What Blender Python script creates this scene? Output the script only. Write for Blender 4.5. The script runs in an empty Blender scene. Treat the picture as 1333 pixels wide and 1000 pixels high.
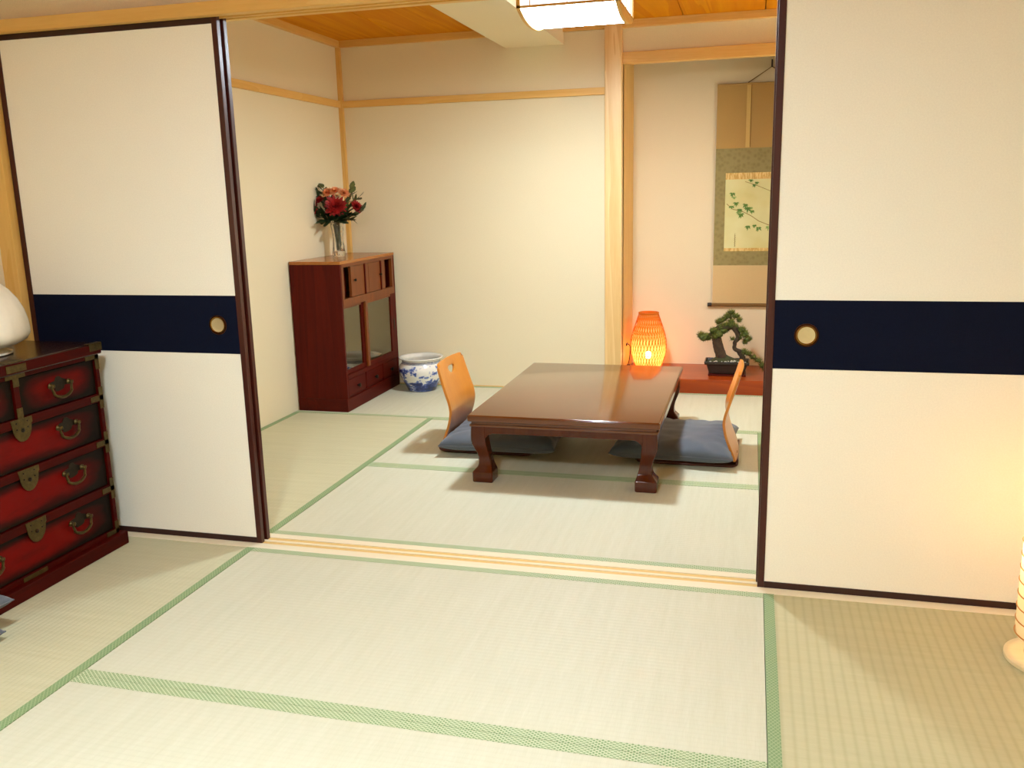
import bpy, bmesh, math, random
from mathutils import Vector, Matrix, noise as mnoise
PI = math.pi
SC = bpy.context.scene
COL = SC.collection
R = random.Random(7)

# ------------------------------------------------------------------ helpers
def lin(c):
    return tuple((v/255/12.92 if v/255 <= .04045 else ((v/255+.055)/1.055)**2.4) for v in c)

def bx(bm, x0, x1, y0, y1, z0, z1, bevel=0.0, seg=2):
    r = bmesh.ops.create_cube(bm, size=1.0)
    vs = r['verts']
    for v in vs:
        v.co = Vector((x0+(v.co.x+.5)*(x1-x0), y0+(v.co.y+.5)*(y1-y0), z0+(v.co.z+.5)*(z1-z0)))
    if bevel > 0:
        es = list({e for v in vs for e in v.link_edges})
        bmesh.ops.bevel(bm, geom=es, offset=bevel, segments=seg, profile=.5, affect='EDGES', clamp_overlap=True)
    return bm

def box(*a, **k):
    return bx(bmesh.new(), *a, **k)

def lathe(prof, n=32, c=(0, 0, 0), bm=None, cap0=True, cap1=True, rad=None):
    """prof = [(r,z)], rad(theta, t, r) may modulate the radius"""
    bm = bm or bmesh.new()
    rings = []
    for i, (r, z) in enumerate(prof):
        t = i/(len(prof)-1)
        ring = []
        for k in range(n):
            a = 2*PI*k/n
            rr = rad(a, t, r) if rad else r
            ring.append(bm.verts.new((c[0]+rr*math.cos(a), c[1]+rr*math.sin(a), c[2]+z)))
        rings.append(ring)
    for a, b in zip(rings, rings[1:]):
        for k in range(n):
            bm.faces.new((a[k], a[(k+1) % n], b[(k+1) % n], b[k]))
    if cap0: bm.faces.new(list(reversed(rings[0])))
    if cap1: bm.faces.new(rings[-1])
    return bm

def tube(pts, r, n=8, bm=None, cyc=False):
    bm = bm or bmesh.new()
    pts = [Vector(p) for p in pts]
    m = len(pts)
    rr = r if isinstance(r, (list, tuple)) else [r]*m
    rings = []
    ref = None
    for i, p in enumerate(pts):
        if cyc: d = pts[(i+1) % m]-pts[i-1]
        else: d = pts[min(i+1, m-1)]-pts[max(i-1, 0)]
        d.normalize()
        if ref is None:
            ref = Vector((0, 0, 1)) if abs(d.z) < .9 else Vector((1, 0, 0))
        u = d.cross(ref)
        if u.length < 1e-5: u = d.cross(Vector((.3, .5, .8)))
        u.normalize(); v = u.cross(d).normalized(); ref = v
        rings.append([bm.verts.new(p+rr[i]*(math.cos(2*PI*k/n)*u+math.sin(2*PI*k/n)*v)) for k in range(n)])
    prs = list(zip(rings, rings[1:])) + ([(rings[-1], rings[0])] if cyc else [])
    for a, b in prs:
        for k in range(n):
            bm.faces.new((a[k], a[(k+1) % n], b[(k+1) % n], b[k]))
    if not cyc:
        bm.faces.new(list(reversed(rings[0]))); bm.faces.new(rings[-1])
    return bm

def prism(poly, axis, a0, a1, bm=None):
    """polygon in the two axes other than `axis`, extruded from a0 to a1"""
    bm = bm or bmesh.new()
    def P(u, v, w):
        return {'x': (w, u, v), 'y': (u, w, v), 'z': (u, v, w)}[axis]
    A = [bm.verts.new(P(u, v, a0)) for u, v in poly]
    B = [bm.verts.new(P(u, v, a1)) for u, v in poly]
    n = len(poly)
    bm.faces.new(A); bm.faces.new(list(reversed(B)))
    for i in range(n):
        bm.faces.new((A[i], B[i], B[(i+1) % n], A[(i+1) % n]))
    return bm

MATX = {}
def obj(name, bm, mat, parent=None, smooth=False, bevel=0.0, angle=35):
    """link a bmesh (given in world space) as one mesh object"""
    bmesh.ops.recalc_face_normals(bm, faces=bm.faces)
    if parent is not None:
        bm.transform(MATX[parent.name].inverted())
    me = bpy.data.meshes.new(name)
    bm.to_mesh(me); bm.free()
    for m in (mat if isinstance(mat, (list, tuple)) else [mat]):
        me.materials.append(m)
    o = bpy.data.objects.new(name, me)
    COL.objects.link(o)
    if parent is not None:
        o.parent = parent
        MATX[o.name] = MATX[parent.name]
    else:
        MATX[o.name] = Matrix.Identity(4)
    if smooth:
        for p in me.polygons: p.use_smooth = True
        if angle:
            me.set_sharp_from_angle(angle=math.radians(angle))
    if bevel:
        b = o.modifiers.new('b', 'BEVEL'); b.width = bevel; b.segments = 2; b.limit_method = 'ANGLE'
    return o

def tag(o, label, cat, group=None, kind=None):
    o['label'] = label; o['category'] = cat
    if group: o['group'] = group
    if kind: o['kind'] = kind
    return o

def thing(name, label, cat, loc=(0, 0, 0), group=None, rz=0.0):
    o = bpy.data.objects.new(name, None); COL.objects.link(o)
    o.location = loc; o.rotation_euler = (0, 0, rz); o.empty_display_size = .1
    MATX[o.name] = Matrix.Translation(loc) @ Matrix.Rotation(rz, 4, 'Z')
    return tag(o, label, cat, group)

def struct(name, bm, mat, label, cat, **k):
    o = obj(name, bm, mat, **k)
    return tag(o, label, cat, kind='structure')

def dup(root, loc, rz=0.0, label=None):
    r = root.copy(); COL.objects.link(r); r.location = loc; r.rotation_euler = (0, 0, rz)
    if label: r['label'] = label
    for ch in list(root.children):
        c = ch.copy(); COL.objects.link(c); c.parent = r
        for g in list(ch.children):
            d = g.copy(); COL.objects.link(d); d.parent = c
    return r

# ------------------------------------------------------------------ materials
class NT:
    def __init__(s, name):
        s.m = bpy.data.materials.new(name); s.m.use_nodes = True
        s.t = s.m.node_tree; s.n = s.t.nodes; s.b = s.n['Principled BSDF']
        s.out = s.n['Material Output']
    def add(s, ty, **k):
        nd = s.n.new(ty)
        for a, v in k.items():
            if a.startswith('i_'): nd.inputs[a[2:].replace('_', ' ')].default_value = v
            else: setattr(nd, a, v)
        return nd
    def ln(s, a, b): s.t.links.new(a, b)
    def coords(s, scale=(1, 1, 1), kind='Object'):
        tc = s.add('ShaderNodeTexCoord'); mp = s.add('ShaderNodeMapping')
        mp.inputs['Scale'].default_value = scale
        s.ln(tc.outputs[kind], mp.inputs['Vector']); return mp.outputs['Vector']
    def noise(s, vec, scale=5, detail=4, rough=.55, dist=0):
        nd = s.add('ShaderNodeTexNoise'); nd.inputs['Scale'].default_value = scale
        nd.inputs['Detail'].default_value = detail; nd.inputs['Roughness'].default_value = rough
        nd.inputs['Distortion'].default_value = dist
        s.ln(vec, nd.inputs['Vector']); return nd.outputs['Fac']
    def ramp(s, fac, stops):
        r = s.add('ShaderNodeValToRGB')
        e = r.color_ramp.elements
        while len(e) < len(stops): e.new(.5)
        for el, (p, c) in zip(e, stops):
            el.position = p; el.color = (*c, 1) if len(c) == 3 else c
        s.ln(fac, r.inputs['Fac']); return r.outputs['Color']
    def mix(s, fac, a, b, mode='MIX'):
        m = s.add('ShaderNodeMix', data_type='RGBA', blend_type=mode)
        for sock, v in ((m.inputs[0], fac), (m.inputs[6], a), (m.inputs[7], b)):
            if isinstance(v, (int, float)): sock.default_value = v
            elif isinstance(v, tuple): sock.default_value = (*v, 1)
            else: s.ln(v, sock)
        return m.outputs[2]
    def math(s, op, a, b=None):
        m = s.add('ShaderNodeMath', operation=op)
        for sock, v in zip(m.inputs, (a, b)):
            if v is None: continue
            if isinstance(v, (int, float)): sock.default_value = v
            else: s.ln(v, sock)
        return m.outputs[0]
    def bump(s, h, strength=.2, dist=.002):
        b = s.add('ShaderNodeBump'); b.inputs['Strength'].default_value = strength
        b.inputs['Distance'].default_value = dist
        s.ln(h, b.inputs['Height']); s.ln(b.outputs['Normal'], s.b.inputs['Normal'])
    def set(s, color=None, rough=None, **k):
        if color is not None:
            if isinstance(color, tuple): s.b.inputs['Base Color'].default_value = (*color, 1)
            else: s.ln(color, s.b.inputs['Base Color'])
        if rough is not None:
            if isinstance(rough, (int, float)): s.b.inputs['Roughness'].default_value = rough
            else: s.ln(rough, s.b.inputs['Roughness'])
        for a, v in k.items(): s.b.inputs[a.replace('_', ' ')].default_value = v
        return s.m

def m_plain(name, c, rough=.5, var=.06, scale=60, **k):
    t = NT(name); c = lin(c)
    f = t.noise(t.coords(), scale, 3)
    col = t.ramp(f, [(.3, tuple(v*(1-var) for v in c)), (.7, tuple(min(1, v*(1+var)) for v in c))])
    return t.set(col, rough, **k)

def m_plaster(name, c, bump=.25):
    t = NT(name); c = lin(c); v = t.coords()
    f = t.noise(v, 220, 4, .7); g = t.noise(v, 3, 3)
    col = t.ramp(f, [(.25, tuple(x*.93 for x in c)), (.75, tuple(min(1, x*1.04) for x in c))])
    col = t.mix(.10, col, t.ramp(g, [(.3, tuple(x*.9 for x in c)), (.7, c)]))
    t.bump(f, bump, .002)
    return t.set(col, .92)

def m_wood(name, c1, c2, axis='x', rough=.45, freq=26, coat=0.0, streak=.5, bump=.05, rings=True, spec=.5):
    """grain running along `axis`"""
    t = NT(name); c1 = lin(c1); c2 = lin(c2)
    st = {'x': (.06, 1, 1), 'y': (1, .06, 1), 'z': (1, 1, .06)}[axis]
    v = t.coords(st)
    f = t.noise(v, freq, 5, .6, .6)
    fine = t.noise(t.coords(tuple(a if a < 1 else 1 for a in (st[0]*.5, st[1]*.5, st[2]*.5))), freq*9, 3, .7)
    big = t.noise(t.coords(tuple(s*.5 for s in st)), freq*.35, 3, .5, 1.2)
    if rings:
        w = t.math('FRACT', t.math('MULTIPLY', big, 9.0))
        w = t.math('POWER', w, 2.2)
        f = t.math('ADD', t.math('MULTIPLY', f, 1-streak), t.math('MULTIPLY', w, streak*.7))
    col = t.ramp(f, [(.2, c1), (.75, c2)])
    col = t.mix(.25, col, t.ramp(fine, [(.35, c2), (.65, c1)]), 'MIX')
    if bump: t.bump(fine, bump, .001)
    return t.set(col, rough, Coat_Weight=coat, Coat_Roughness=.08, Specular_IOR_Level=spec)

def m_emit(name, c, strength):
    t = NT(name)
    t.b.inputs['Base Color'].default_value = (.9, .88, .82, 1)
    t.b.inputs['Emission Color'].default_value = (*c, 1)
    t.b.inputs['Emission Strength'].default_value = strength
    t.b.inputs['Roughness'].default_value = .6
    return t.m

def m_tatami(name, along, pitch=.0175, amp=.05, ca=(204, 201, 177), cb=(192, 189, 160)):
    """rush mat: warps run along `along`, rushes across"""
    t = NT(name); v = t.coords()
    sep = t.add('ShaderNodeSeparateXYZ'); t.ln(v, sep.inputs[0])
    across = sep.outputs['Y' if along == 'x' else 'X']
    ph = t.math('MULTIPLY', across, 2*PI/pitch)
    w = t.math('MULTIPLY', t.math('ADD', t.math('SINE', ph), 1.0), .5)
    w = t.math('POWER', w, 3.0)
    rs = (1, .02, 1) if along == 'y' else (.02, 1, 1)
    rs = (.05, 1, 1) if along == 'y' else (1, .05, 1)
    fine = t.noise(t.coords(rs), 420, 2, .6)
    mid = t.noise(t.coords(rs), 45, 3, .6)
    big = t.noise(v, 2.2, 3, .5)
    a, b = lin(ca), lin(cb)
    col = t.ramp(t.math('ADD', t.math('MULTIPLY', fine, .45), t.math('MULTIPLY', mid, .55)), [(.3, b), (.68, a)])
    col = t.mix(t.math('MULTIPLY', w, amp), col, lin((150, 140, 92)))
    col = t.mix(t.math('MULTIPLY', big, .25), col, lin((200, 204, 178)))
    t.bump(t.math('SUBTRACT', fine, t.math('MULTIPLY', w, 1.2)), .25, .0012)
    return t.set(col, .55, Specular_IOR_Level=.35)

def m_heri(name, along, pale, cover):
    """green cloth edging woven with a pale lattice"""
    t = NT(name); v = t.coords()
    sep = t.add('ShaderNodeSeparateXYZ'); t.ln(v, sep.inputs[0])
    k = 2*PI/.0135
    sx, sy = (1.0, 1.35) if along == 'x' else (1.35, 1.0)
    X = t.math('MULTIPLY', sep.outputs['X'], sx*k); Y = t.math('MULTIPLY', sep.outputs['Y'], sy*k)
    s1 = t.math('SINE', t.math('ADD', X, Y)); s2 = t.math('SINE', t.math('SUBTRACT', X, Y))
    p = t.math('GREATER_THAN', t.math('MAXIMUM', s1, s2), cover)
    fine = t.math('SINE', t.math('MULTIPLY', sep.outputs['X' if along == 'x' else 'Y'], 2*PI/.0062))
    p = t.math('MAXIMUM', p, t.math('MULTIPLY', t.math('GREATER_THAN', fine, .3), .35))
    col = t.mix(t.math('MULTIPLY', p, pale), lin((112, 142, 88)), lin((206, 210, 172)))
    f = t.noise(v, 600, 2)
    col = t.mix(t.math('MULTIPLY', f, .25), col, lin((92, 120, 72)))
    t.bump(p, .3, .0006)
    return t.set(col, .6)

def m_fabric(name, c, scale=700, rough=.85, var=.18, sheen=.25, spec=.5):
    t = NT(name); c = lin(c); v = t.coords()
    f = t.noise(v, scale, 2, .6); g = t.noise(v, 14, 3)
    col = t.ramp(f, [(.3, tuple(x*(1-var) for x in c)), (.7, tuple(min(1, x*(1+var)) for x in c))])
    col = t.mix(t.math('MULTIPLY', g, .2), col, tuple(x*.8 for x in c))
    t.bump(f, .25, .001)
    return t.set(col, rough, Sheen_Weight=sheen, Specular_IOR_Level=spec)

M = {}
M['plaster'] = m_plaster('cream_plaster', (226, 213, 178))
M['white_plaster'] = m_plaster('pale_beam_plaster', (226, 212, 176), .1)
M['toko_plaster'] = m_plaster('alcove_plaster', (226, 210, 174))
for a in 'xyz':
    M['hinoki_'+a] = m_wood('pale_cypress_'+a, (212, 162, 78), (230, 190, 112), a, .5, 22, streak=.35)
M['post'] = m_wood('alcove_post_wood', (214, 172, 108), (238, 208, 150), 'z', .4, 16, streak=.55)
M['ceiling'] = m_wood('ceiling_boards', (196, 118, 0), (214, 146, 6), 'y', .6, 12, streak=.6, spec=.1)
M['sill'] = m_wood('sill_wood', (226, 212, 178), (236, 226, 198), 'x', .32, 20, streak=.3)
M['groove'] = m_plain('sill_sliding_tape', (222, 186, 112), .35, .04)
M['lacquer_frame'] = m_wood('maroon_black_lacquer', (52, 10, 4), (74, 22, 8), 'z', .34, 30, streak=.3)
M['lacquer_frame_x'] = m_wood('maroon_black_lacquer_rail', (36, 7, 4), (52, 12, 7), 'x', .4, 30, streak=.3)
M['paper'] = m_plaster('fusuma_paper', (242, 237, 219), .06)
M['navy'] = m_fabric('navy_band', (11, 16, 36), 420, .85, .2, 0.0, .12)
M['brass'] = m_plain('aged_brass', (150, 108, 48), .25, .15, Metallic=1.0)
M['dark_brass'] = m_plain('dark_brass', (70, 38, 16), .3, .15, Metallic=.9)
M['pull_cup'] = m_plain('pale_pull_cup', (214, 196, 150), .3, .04, Metallic=.6)
M['tatami_x'] = m_tatami('tatami_rush_x', 'x')
M['tatami_y'] = m_tatami('tatami_rush_y', 'y', ca=(200, 194, 158), cb=(186, 180, 140))  # darker and yellower than the x mats: directional rush sheen put into the colour
M['tatami_rib'] = m_tatami('tatami_rush_ribbed', 'y', .0262, .34, (190, 182, 140), (176, 168, 124))  # darker still with stronger ribs: sheen and viewing angle put into the colour
M['heri_x'] = m_heri('green_cloth_border_x', 'x', .92, .62)  # paler lattice than the y borders: thread sheen put into the colour
M['heri_y'] = m_heri('green_cloth_border_y', 'y', .42, .80)
M['table'] = m_wood('table_mahogany', (84, 38, 8), (104, 52, 14), 'x', .17, 14, coat=.6, streak=.35, bump=.01)
M['table_leg'] = m_wood('table_leg_mahogany', (64, 19, 0), (82, 30, 2), 'z', .2, 20, coat=.3, spec=.25, streak=.3, bump=.01)
M['cab_z'] = m_wood('cabinet_red_wood', (66, 5, 0), (92, 16, 2), 'z', .5, 16, streak=.45, spec=.15)
M['cab_y'] = m_wood('cabinet_red_wood_y', (64, 6, 0), (88, 16, 2), 'y', .5, 18, streak=.4, spec=.15)
M['cab_top'] = m_wood('cabinet_top_wood', (150, 88, 30), (178, 112, 44), 'y', .22, 16, streak=.4)  # lighter than the case: glossy reflection put into the base colour
M['cab_door'] = m_wood('cabinet_door_wood', (100, 44, 3), (128, 64, 8), 'z', .45, 18, streak=.4)
M['cab_in'] = m_wood('cabinet_interior', (224, 192, 124), (236, 208, 144), 'z', .6, 14, streak=.3)
M['ply'] = m_wood('honey_plywood', (190, 112, 24), (208, 134, 36), 'z', .32, 12, coat=.25, streak=.35, bump=.01)
M['ply_seat'] = m_wood('dark_seat_edge', (66, 20, 5), (86, 30, 8), 'x', .35, 14, streak=.3)
M['cushion'] = m_fabric('slate_blue_cotton', (80, 85, 92), 500)
M['iron'] = m_plain('dark_bronze_fittings', (84, 70, 36), .42, .25, 90, Metallic=.75)
M['iron_dark'] = m_plain('blackened_iron', (40, 32, 20), .45, .25, 90, Metallic=.7)
M['toko_board'] = m_wood('red_alcove_board', (138, 48, 2), (166, 70, 8), 'x', .28, 12, coat=.15, streak=.5, spec=.3)
M['bamboo'] = None
M['black'] = m_plain('black_plastic', (18, 16, 14), .4)
M['pot_dark'] = m_plain('dark_glazed_pot', (38, 28, 18), .25, .15)
M['bark'] = m_plain('pine_bark', (62, 46, 28), .9, .45, 45)
M['pine'] = m_plain('pine_needles', (74, 84, 20), .7, .5, 50)
M['pine_lit'] = m_plain('pine_needles_lit_top', (128, 130, 44), .7, .4, 60)  # brighter green for the pad tops, light falling there put into the colour
M['moss'] = m_plain('moss', (58, 60, 28), .95, .5, 120)
M['pebble'] = m_plain('white_pebbles', (200, 196, 180), .3, .2, 60)
M['leaf'] = m_plain('dark_leaf', (38, 58, 26), .45, .35, 40)
M['leaf2'] = m_plain('olive_leaf', (84, 92, 46), .5, .35, 40)
M['stem'] = m_plain('flower_stem', (52, 62, 30), .6)
M['red'] = m_plain('red_petal', (150, 18, 14), .55, .3, 40)
M['peach'] = m_plain('peach_petal', (226, 150, 96), .6, .2, 40)
M['cream_petal'] = m_plain('cream_petal', (224, 200, 150), .6, .15, 40)
M['shade_white'] = m_plain('milk_white_shade', (236, 228, 208), .22, .02, Coat_Weight=.3)
M['chrome'] = m_plain('pale_metal', (190, 180, 160), .15, .03, Metallic=1.0)
M['wood_base'] = m_wood('lantern_base_wood', (222, 198, 146), (236, 216, 170), 'x', .4, 16, streak=.3)
M['cord'] = m_plain('woven_cord', (120, 84, 34), .8)

def m_glass(name, c=(1, 1, 1), rough=0.0, ior=1.5):
    t = NT(name)
    return t.set(c, rough, Transmission_Weight=1.0, IOR=ior)
M['glass'] = m_glass('clear_glass', (.97, .97, .95))
def m_pane(name):
    t = NT(name)
    tr = t.add('ShaderNodeBsdfTransparent'); tr.inputs[0].default_value = (1, .97, .88, 1)
    gl = t.add('ShaderNodeBsdfGlossy'); gl.inputs['Roughness'].default_value = .03; gl.inputs[0].default_value = (1, .9, .68, 1)
    fr = t.add('ShaderNodeFresnel'); fr.inputs[0].default_value = 2.8
    mx = t.add('ShaderNodeMixShader')
    t.ln(fr.outputs[0], mx.inputs[0]); t.ln(tr.outputs[0], mx.inputs[1]); t.ln(gl.outputs[0], mx.inputs[2])
    t.ln(mx.outputs[0], t.out.inputs[0]); return t.m
M['pane'] = m_pane('cabinet_pane')
def m_translucent(name, c, tl=.6, c2=None, clear=0.0):
    t = NT(name)
    d = t.add('ShaderNodeBsdfDiffuse'); d.inputs[0].default_value = (*c, 1)
    tr = t.add('ShaderNodeBsdfTranslucent'); tr.inputs[0].default_value = (*(c2 or c), 1)
    mx = t.add('ShaderNodeMixShader'); mx.inputs[0].default_value = tl
    t.ln(d.outputs[0], mx.inputs[1]); t.ln(tr.outputs[0], mx.inputs[2])
    res = mx.outputs[0]
    if clear:
        tp = t.add('ShaderNodeBsdfTransparent'); m2 = t.add('ShaderNodeMixShader'); m2.inputs[0].default_value = clear
        t.ln(res, m2.inputs[1]); t.ln(tp.outputs[0], m2.inputs[2]); res = m2.outputs[0]
    t.ln(res, t.out.inputs[0]); return t.m
M['bamboo'] = m_translucent('woven_bamboo', lin((206, 122, 46)), .22, lin((230, 110, 24)))
M['liner'] = m_translucent('lamp_liner_paper', lin((236, 200, 130)), .45, None, .28)
M['washi'] = m_translucent('lantern_paper', lin((250, 238, 212)), .6)
M['ring'] = m_plain('lantern_bamboo_ring', (190, 130, 60), .6)

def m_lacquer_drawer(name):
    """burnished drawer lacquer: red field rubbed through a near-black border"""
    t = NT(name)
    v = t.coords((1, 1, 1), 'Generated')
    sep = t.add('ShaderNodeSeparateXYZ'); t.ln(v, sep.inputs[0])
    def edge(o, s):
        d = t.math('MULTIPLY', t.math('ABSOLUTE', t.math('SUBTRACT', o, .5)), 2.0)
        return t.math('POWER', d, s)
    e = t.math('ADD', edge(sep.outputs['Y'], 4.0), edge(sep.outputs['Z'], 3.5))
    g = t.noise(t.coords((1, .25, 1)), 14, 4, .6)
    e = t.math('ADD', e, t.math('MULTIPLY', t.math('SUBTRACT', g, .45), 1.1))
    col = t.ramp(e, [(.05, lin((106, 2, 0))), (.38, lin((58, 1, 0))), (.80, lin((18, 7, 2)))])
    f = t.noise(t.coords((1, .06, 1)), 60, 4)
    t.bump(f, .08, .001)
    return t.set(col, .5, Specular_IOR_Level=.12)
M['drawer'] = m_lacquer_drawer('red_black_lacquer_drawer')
M['chest'] = m_wood('red_black_lacquer', (48, 2, 0), (74, 4, 0), 'y', .5, 18, streak=.3, spec=.1)
M['chest_top'] = m_wood('dark_lacquer_top', (32, 12, 3), (48, 20, 6), 'y', .2, 16, streak=.3)
M['chest_dark'] = m_wood('dark_lacquer', (22, 4, 2), (36, 7, 3), 'y', .4, 18, streak=.3)

def m_porcelain():
    t = NT('blue_white_porcelain'); v = t.coords()
    sep = t.add('ShaderNodeSeparateXYZ'); t.ln(v, sep.inputs[0])
    z = sep.outputs['Z']
    n = t.noise(t.coords((1, 1, 1.5)), 17, 5, .62, .5)
    n2 = t.noise(v, 60, 3, .6)
    band = t.ramp(z, [(0, (1, 1, 1)), (.045, (.95, .95, .95)), (.085, (.35, .35, .35)), (.13, (.62, .62, .62)), (.165, (.3, .3, .3)), (.18, (.05, .05, .05))])
    val = t.math('ADD', n, t.math('MULTIPLY', t.math('SUBTRACT', n2, .5), .35))
    val = t.math('ADD', val, t.math('MULTIPLY', t.math('SUBTRACT', band, .5), .34))
    col = t.ramp(val, [(.50, lin((226, 224, 214))), (.56, lin((120, 138, 190))), (.64, lin((48, 66, 132))), (.8, lin((36, 46, 84)))])
    neck = t.math('MULTIPLY', t.math('GREATER_THAN', z, .178), t.math('LESS_THAN', z, .196))
    wv = t.math('GREATER_THAN', t.math('SINE', t.math('MULTIPLY', t.noise(v, 30, 1), 60.0)), .1)
    col = t.mix(t.math('MULTIPLY', neck, .75), col, lin((92, 104, 140)))
    col = t.mix(t.math('MULTIPLY', neck, t.math('MULTIPLY', wv, .5)), col, lin((210, 210, 206)))
    return t.set(col, .18, Coat_Weight=.4)
M['porcelain'] = m_porcelain()
M['porcelain_white'] = m_plain('white_porcelain', (216, 212, 200), .2, .03)
def m_plate():
    t = NT('blue_patterned_dish'); v = t.coords()
    n = t.noise(v, 40, 4, .6, .6)
    col = t.ramp(n, [(.47, lin((220, 220, 214))), (.56, lin((96, 112, 160))), (.7, lin((50, 62, 110)))])
    return t.set(col, .2)
M['plate'] = m_plate()

# scroll papers
def m_brocade():
    t = NT('olive_brocade'); v = t.coords()
    vo = t.add('ShaderNodeTexVoronoi'); vo.inputs['Scale'].default_value = 42; t.ln(v, vo.inputs['Vector'])
    n = t.noise(v, 260, 2)
    f = t.math('ADD', vo.outputs['Distance'], t.math('MULTIPLY', n, .3))
    col = t.ramp(f, [(.3, lin((132, 118, 66))), (.8, lin((146, 131, 78)))])
    return t.set(col, .7)
M['brocade'] = m_brocade()
M['scroll_top'] = m_fabric('ochre_silk', (178, 142, 78), 500, .8, .08)
M['scroll_low'] = m_fabric('beige_silk', (206, 176, 122), 500, .8, .08)
M['futai'] = m_fabric('pale_silk_strip', (204, 170, 98), 600, .8, .1)
def m_painting():
    t = NT('painting_ground'); v = t.coords()
    n = t.noise(v, 4, 3)
    col = t.ramp(n, [(.35, lin((206, 196, 130))), (.65, lin((216, 212, 156)))])
    return t.set(col, .7)
M['painting'] = m_painting()
def m_gold():
    t = NT('gold_figured_silk'); v = t.coords((1, 1, .2))
    n = t.noise(v, 160, 2)
    return t.set(t.ramp(n, [(.4, lin((198, 156, 74))), (.6, lin((226, 196, 124)))]), .6)
M['gold_strip'] = m_gold()
M['ink_green'] = m_plain('green_paint', (88, 124, 50), .8, .3, 90)
M['ink_green2'] = m_plain('pale_green_paint', (130, 158, 84), .8, .3, 90)
M['ink_brown'] = m_plain('brown_paint', (150, 128, 70), .8, .2, 90)

# lamps
WARM = (1.0, 1.15, 1.28)
M['lamp_white'] = m_emit('ceiling_lamp_diffuser', WARM, 8)
M['lamp_white_centre'] = m_emit('ceiling_lamp_bright_centre', WARM, 215)
M['lamp_near'] = m_emit('near_lamp_diffuser', WARM, 12)
M['lamp_near_centre'] = m_emit('near_lamp_bright_centre', WARM, 300)
M['lamp_side_near'] = m_emit('near_lamp_side_paper', WARM, 3.0)
M['lamp_side'] = m_emit('ceiling_lamp_side_paper', WARM, 1.0)
M['bulb_orange'] = m_emit('alcove_bulb', (1.0, .54, .24), 105)
M['globe'] = m_emit('globe_lamp_glass', (1.0, 1.0, .95), 62)
M['bulb_warm'] = m_emit('lantern_bulb', (1.0, .68, .36), 46)

# ------------------------------------------------------------------ camera
def make_camera():
    cx, cy, cz, yaw, pit, rol, f = 1.6824, -2.6701, 1.2169, .2657, .2111, -.0233, 1148.78
    c_y, s_y, c_p, s_p = math.cos(yaw), math.sin(yaw), math.cos(pit), math.sin(pit)
    fwd = Vector((-s_y*c_p, c_y*c_p, -s_p)); right = Vector((c_y, s_y, 0)); up = right.cross(fwd)
    c, s = math.cos(rol), math.sin(rol)
    r2 = c*right+s*up; u2 = -s*right+c*up
    cam = bpy.data.cameras.new('camera'); cam.sensor_width = 36; cam.sensor_fit = 'HORIZONTAL'
    cam.lens = 36*f/1333; cam.clip_start = .02
    o = bpy.data.objects.new('camera', cam); COL.objects.link(o)
    m = Matrix.Identity(4)
    for i in range(3):
        m[i][0] = r2[i]; m[i][1] = u2[i]; m[i][2] = -fwd[i]; m[i][3] = (cx, cy, cz)[i]
    o.matrix_world = m
    SC.camera = o
make_camera()

# ------------------------------------------------------------------ the setting
LW, RW, YB, YT = -.873, 2.62, 2.714, 3.218          # far room: left, right, back wall, alcove back
NL, NR, NB = -.945, 2.64, -3.75                     # near room: left, right, rear
HC, HK = 2.181, 1.797                               # ceiling, lintel underside
NC = 2.26                                           # near ceiling
TZ = .089                                           # alcove board

struct('floor', box(NL-.1, NR+.1, NB-.1, YB+.6, -.12, -.05), M['hinoki_x'], 'bare subfloor lying under the tatami mats', 'floor')
bm = box(LW-.1, LW, .085, YB+.6, -.05, HC+.1); struct('wall_left', bm, M['plaster'], 'cream plaster left wall of the far room behind the cabinet', 'wall')
bm = box(LW, .826, YB, YB+.1, -.05, HC+.1)
struct('wall_back', bm, M['plaster'], 'cream plaster back wall behind the blue and white pot', 'wall')
bm = box(RW, RW+.1, .085, YT+.1, -.05, HC+.1); struct('wall_right', bm, M['plaster'], 'cream right wall of the far room hidden by the sliding door', 'wall')
bm = box(.826, RW+.1, YT, YT+.08, -.05, HC+.1)
struct('wall_alcove', bm, M['toko_plaster'], 'peach lit plaster back wall of the alcove behind the hanging scroll', 'wall')
bm = box(.88, .928, YB+.02, YT, -.05, HC+.1)
struct('wall_alcove_side', bm, M['hinoki_z'], 'narrow wooden side wall of the alcove left of the woven lamp', 'wall')
bm = box(2.13, RW, YB, YT, -.05, HC+.1)
struct('wall_alcove_right', bm, M['plaster'], 'unseen plaster wall placed right of the alcove to shield the scroll from the globe lamp', 'wall')  # unseen, set at this spot to block globe lamp light from the scroll
bm = box(.928, 2.13, YB+.01, YB+.06, 2.0, HC+.1)
struct('wall_over_alcove', bm, M['plaster'], 'plaster strip above the alcove lintel', 'wall')
bm = box(NL-.1, NL, NB, 0.0, -.05, NC); struct('wall_near_left', bm, M['plaster'], 'cream left wall behind the red lacquer chest', 'wall')
bm = box(NR, NR+.1, NB, 0.0, -.05, NC); struct('wall_near_right', bm, M['plaster'], 'cream right wall of the near room beside the paper lantern', 'wall')
bm = box(NL-.1, NR+.1, NB-.1, NB, -.05, NC); struct('wall_rear', bm, M['plaster'], 'cream wall at the unseen rear of the near room', 'wall')
bm = box(NL-.05, NR+.05, .012, .062, 1.838, NC+.05)
struct('wall_over_doors', bm, M['plaster'], 'plaster wall above the sliding door lintel', 'wall')
bm = box(NL-.1, NR+.1, NB-.1, .0, NC, NC+.08)
struct('ceiling_near', bm, M['ceiling'], 'wooden ceiling of the near room', 'ceiling')

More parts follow.
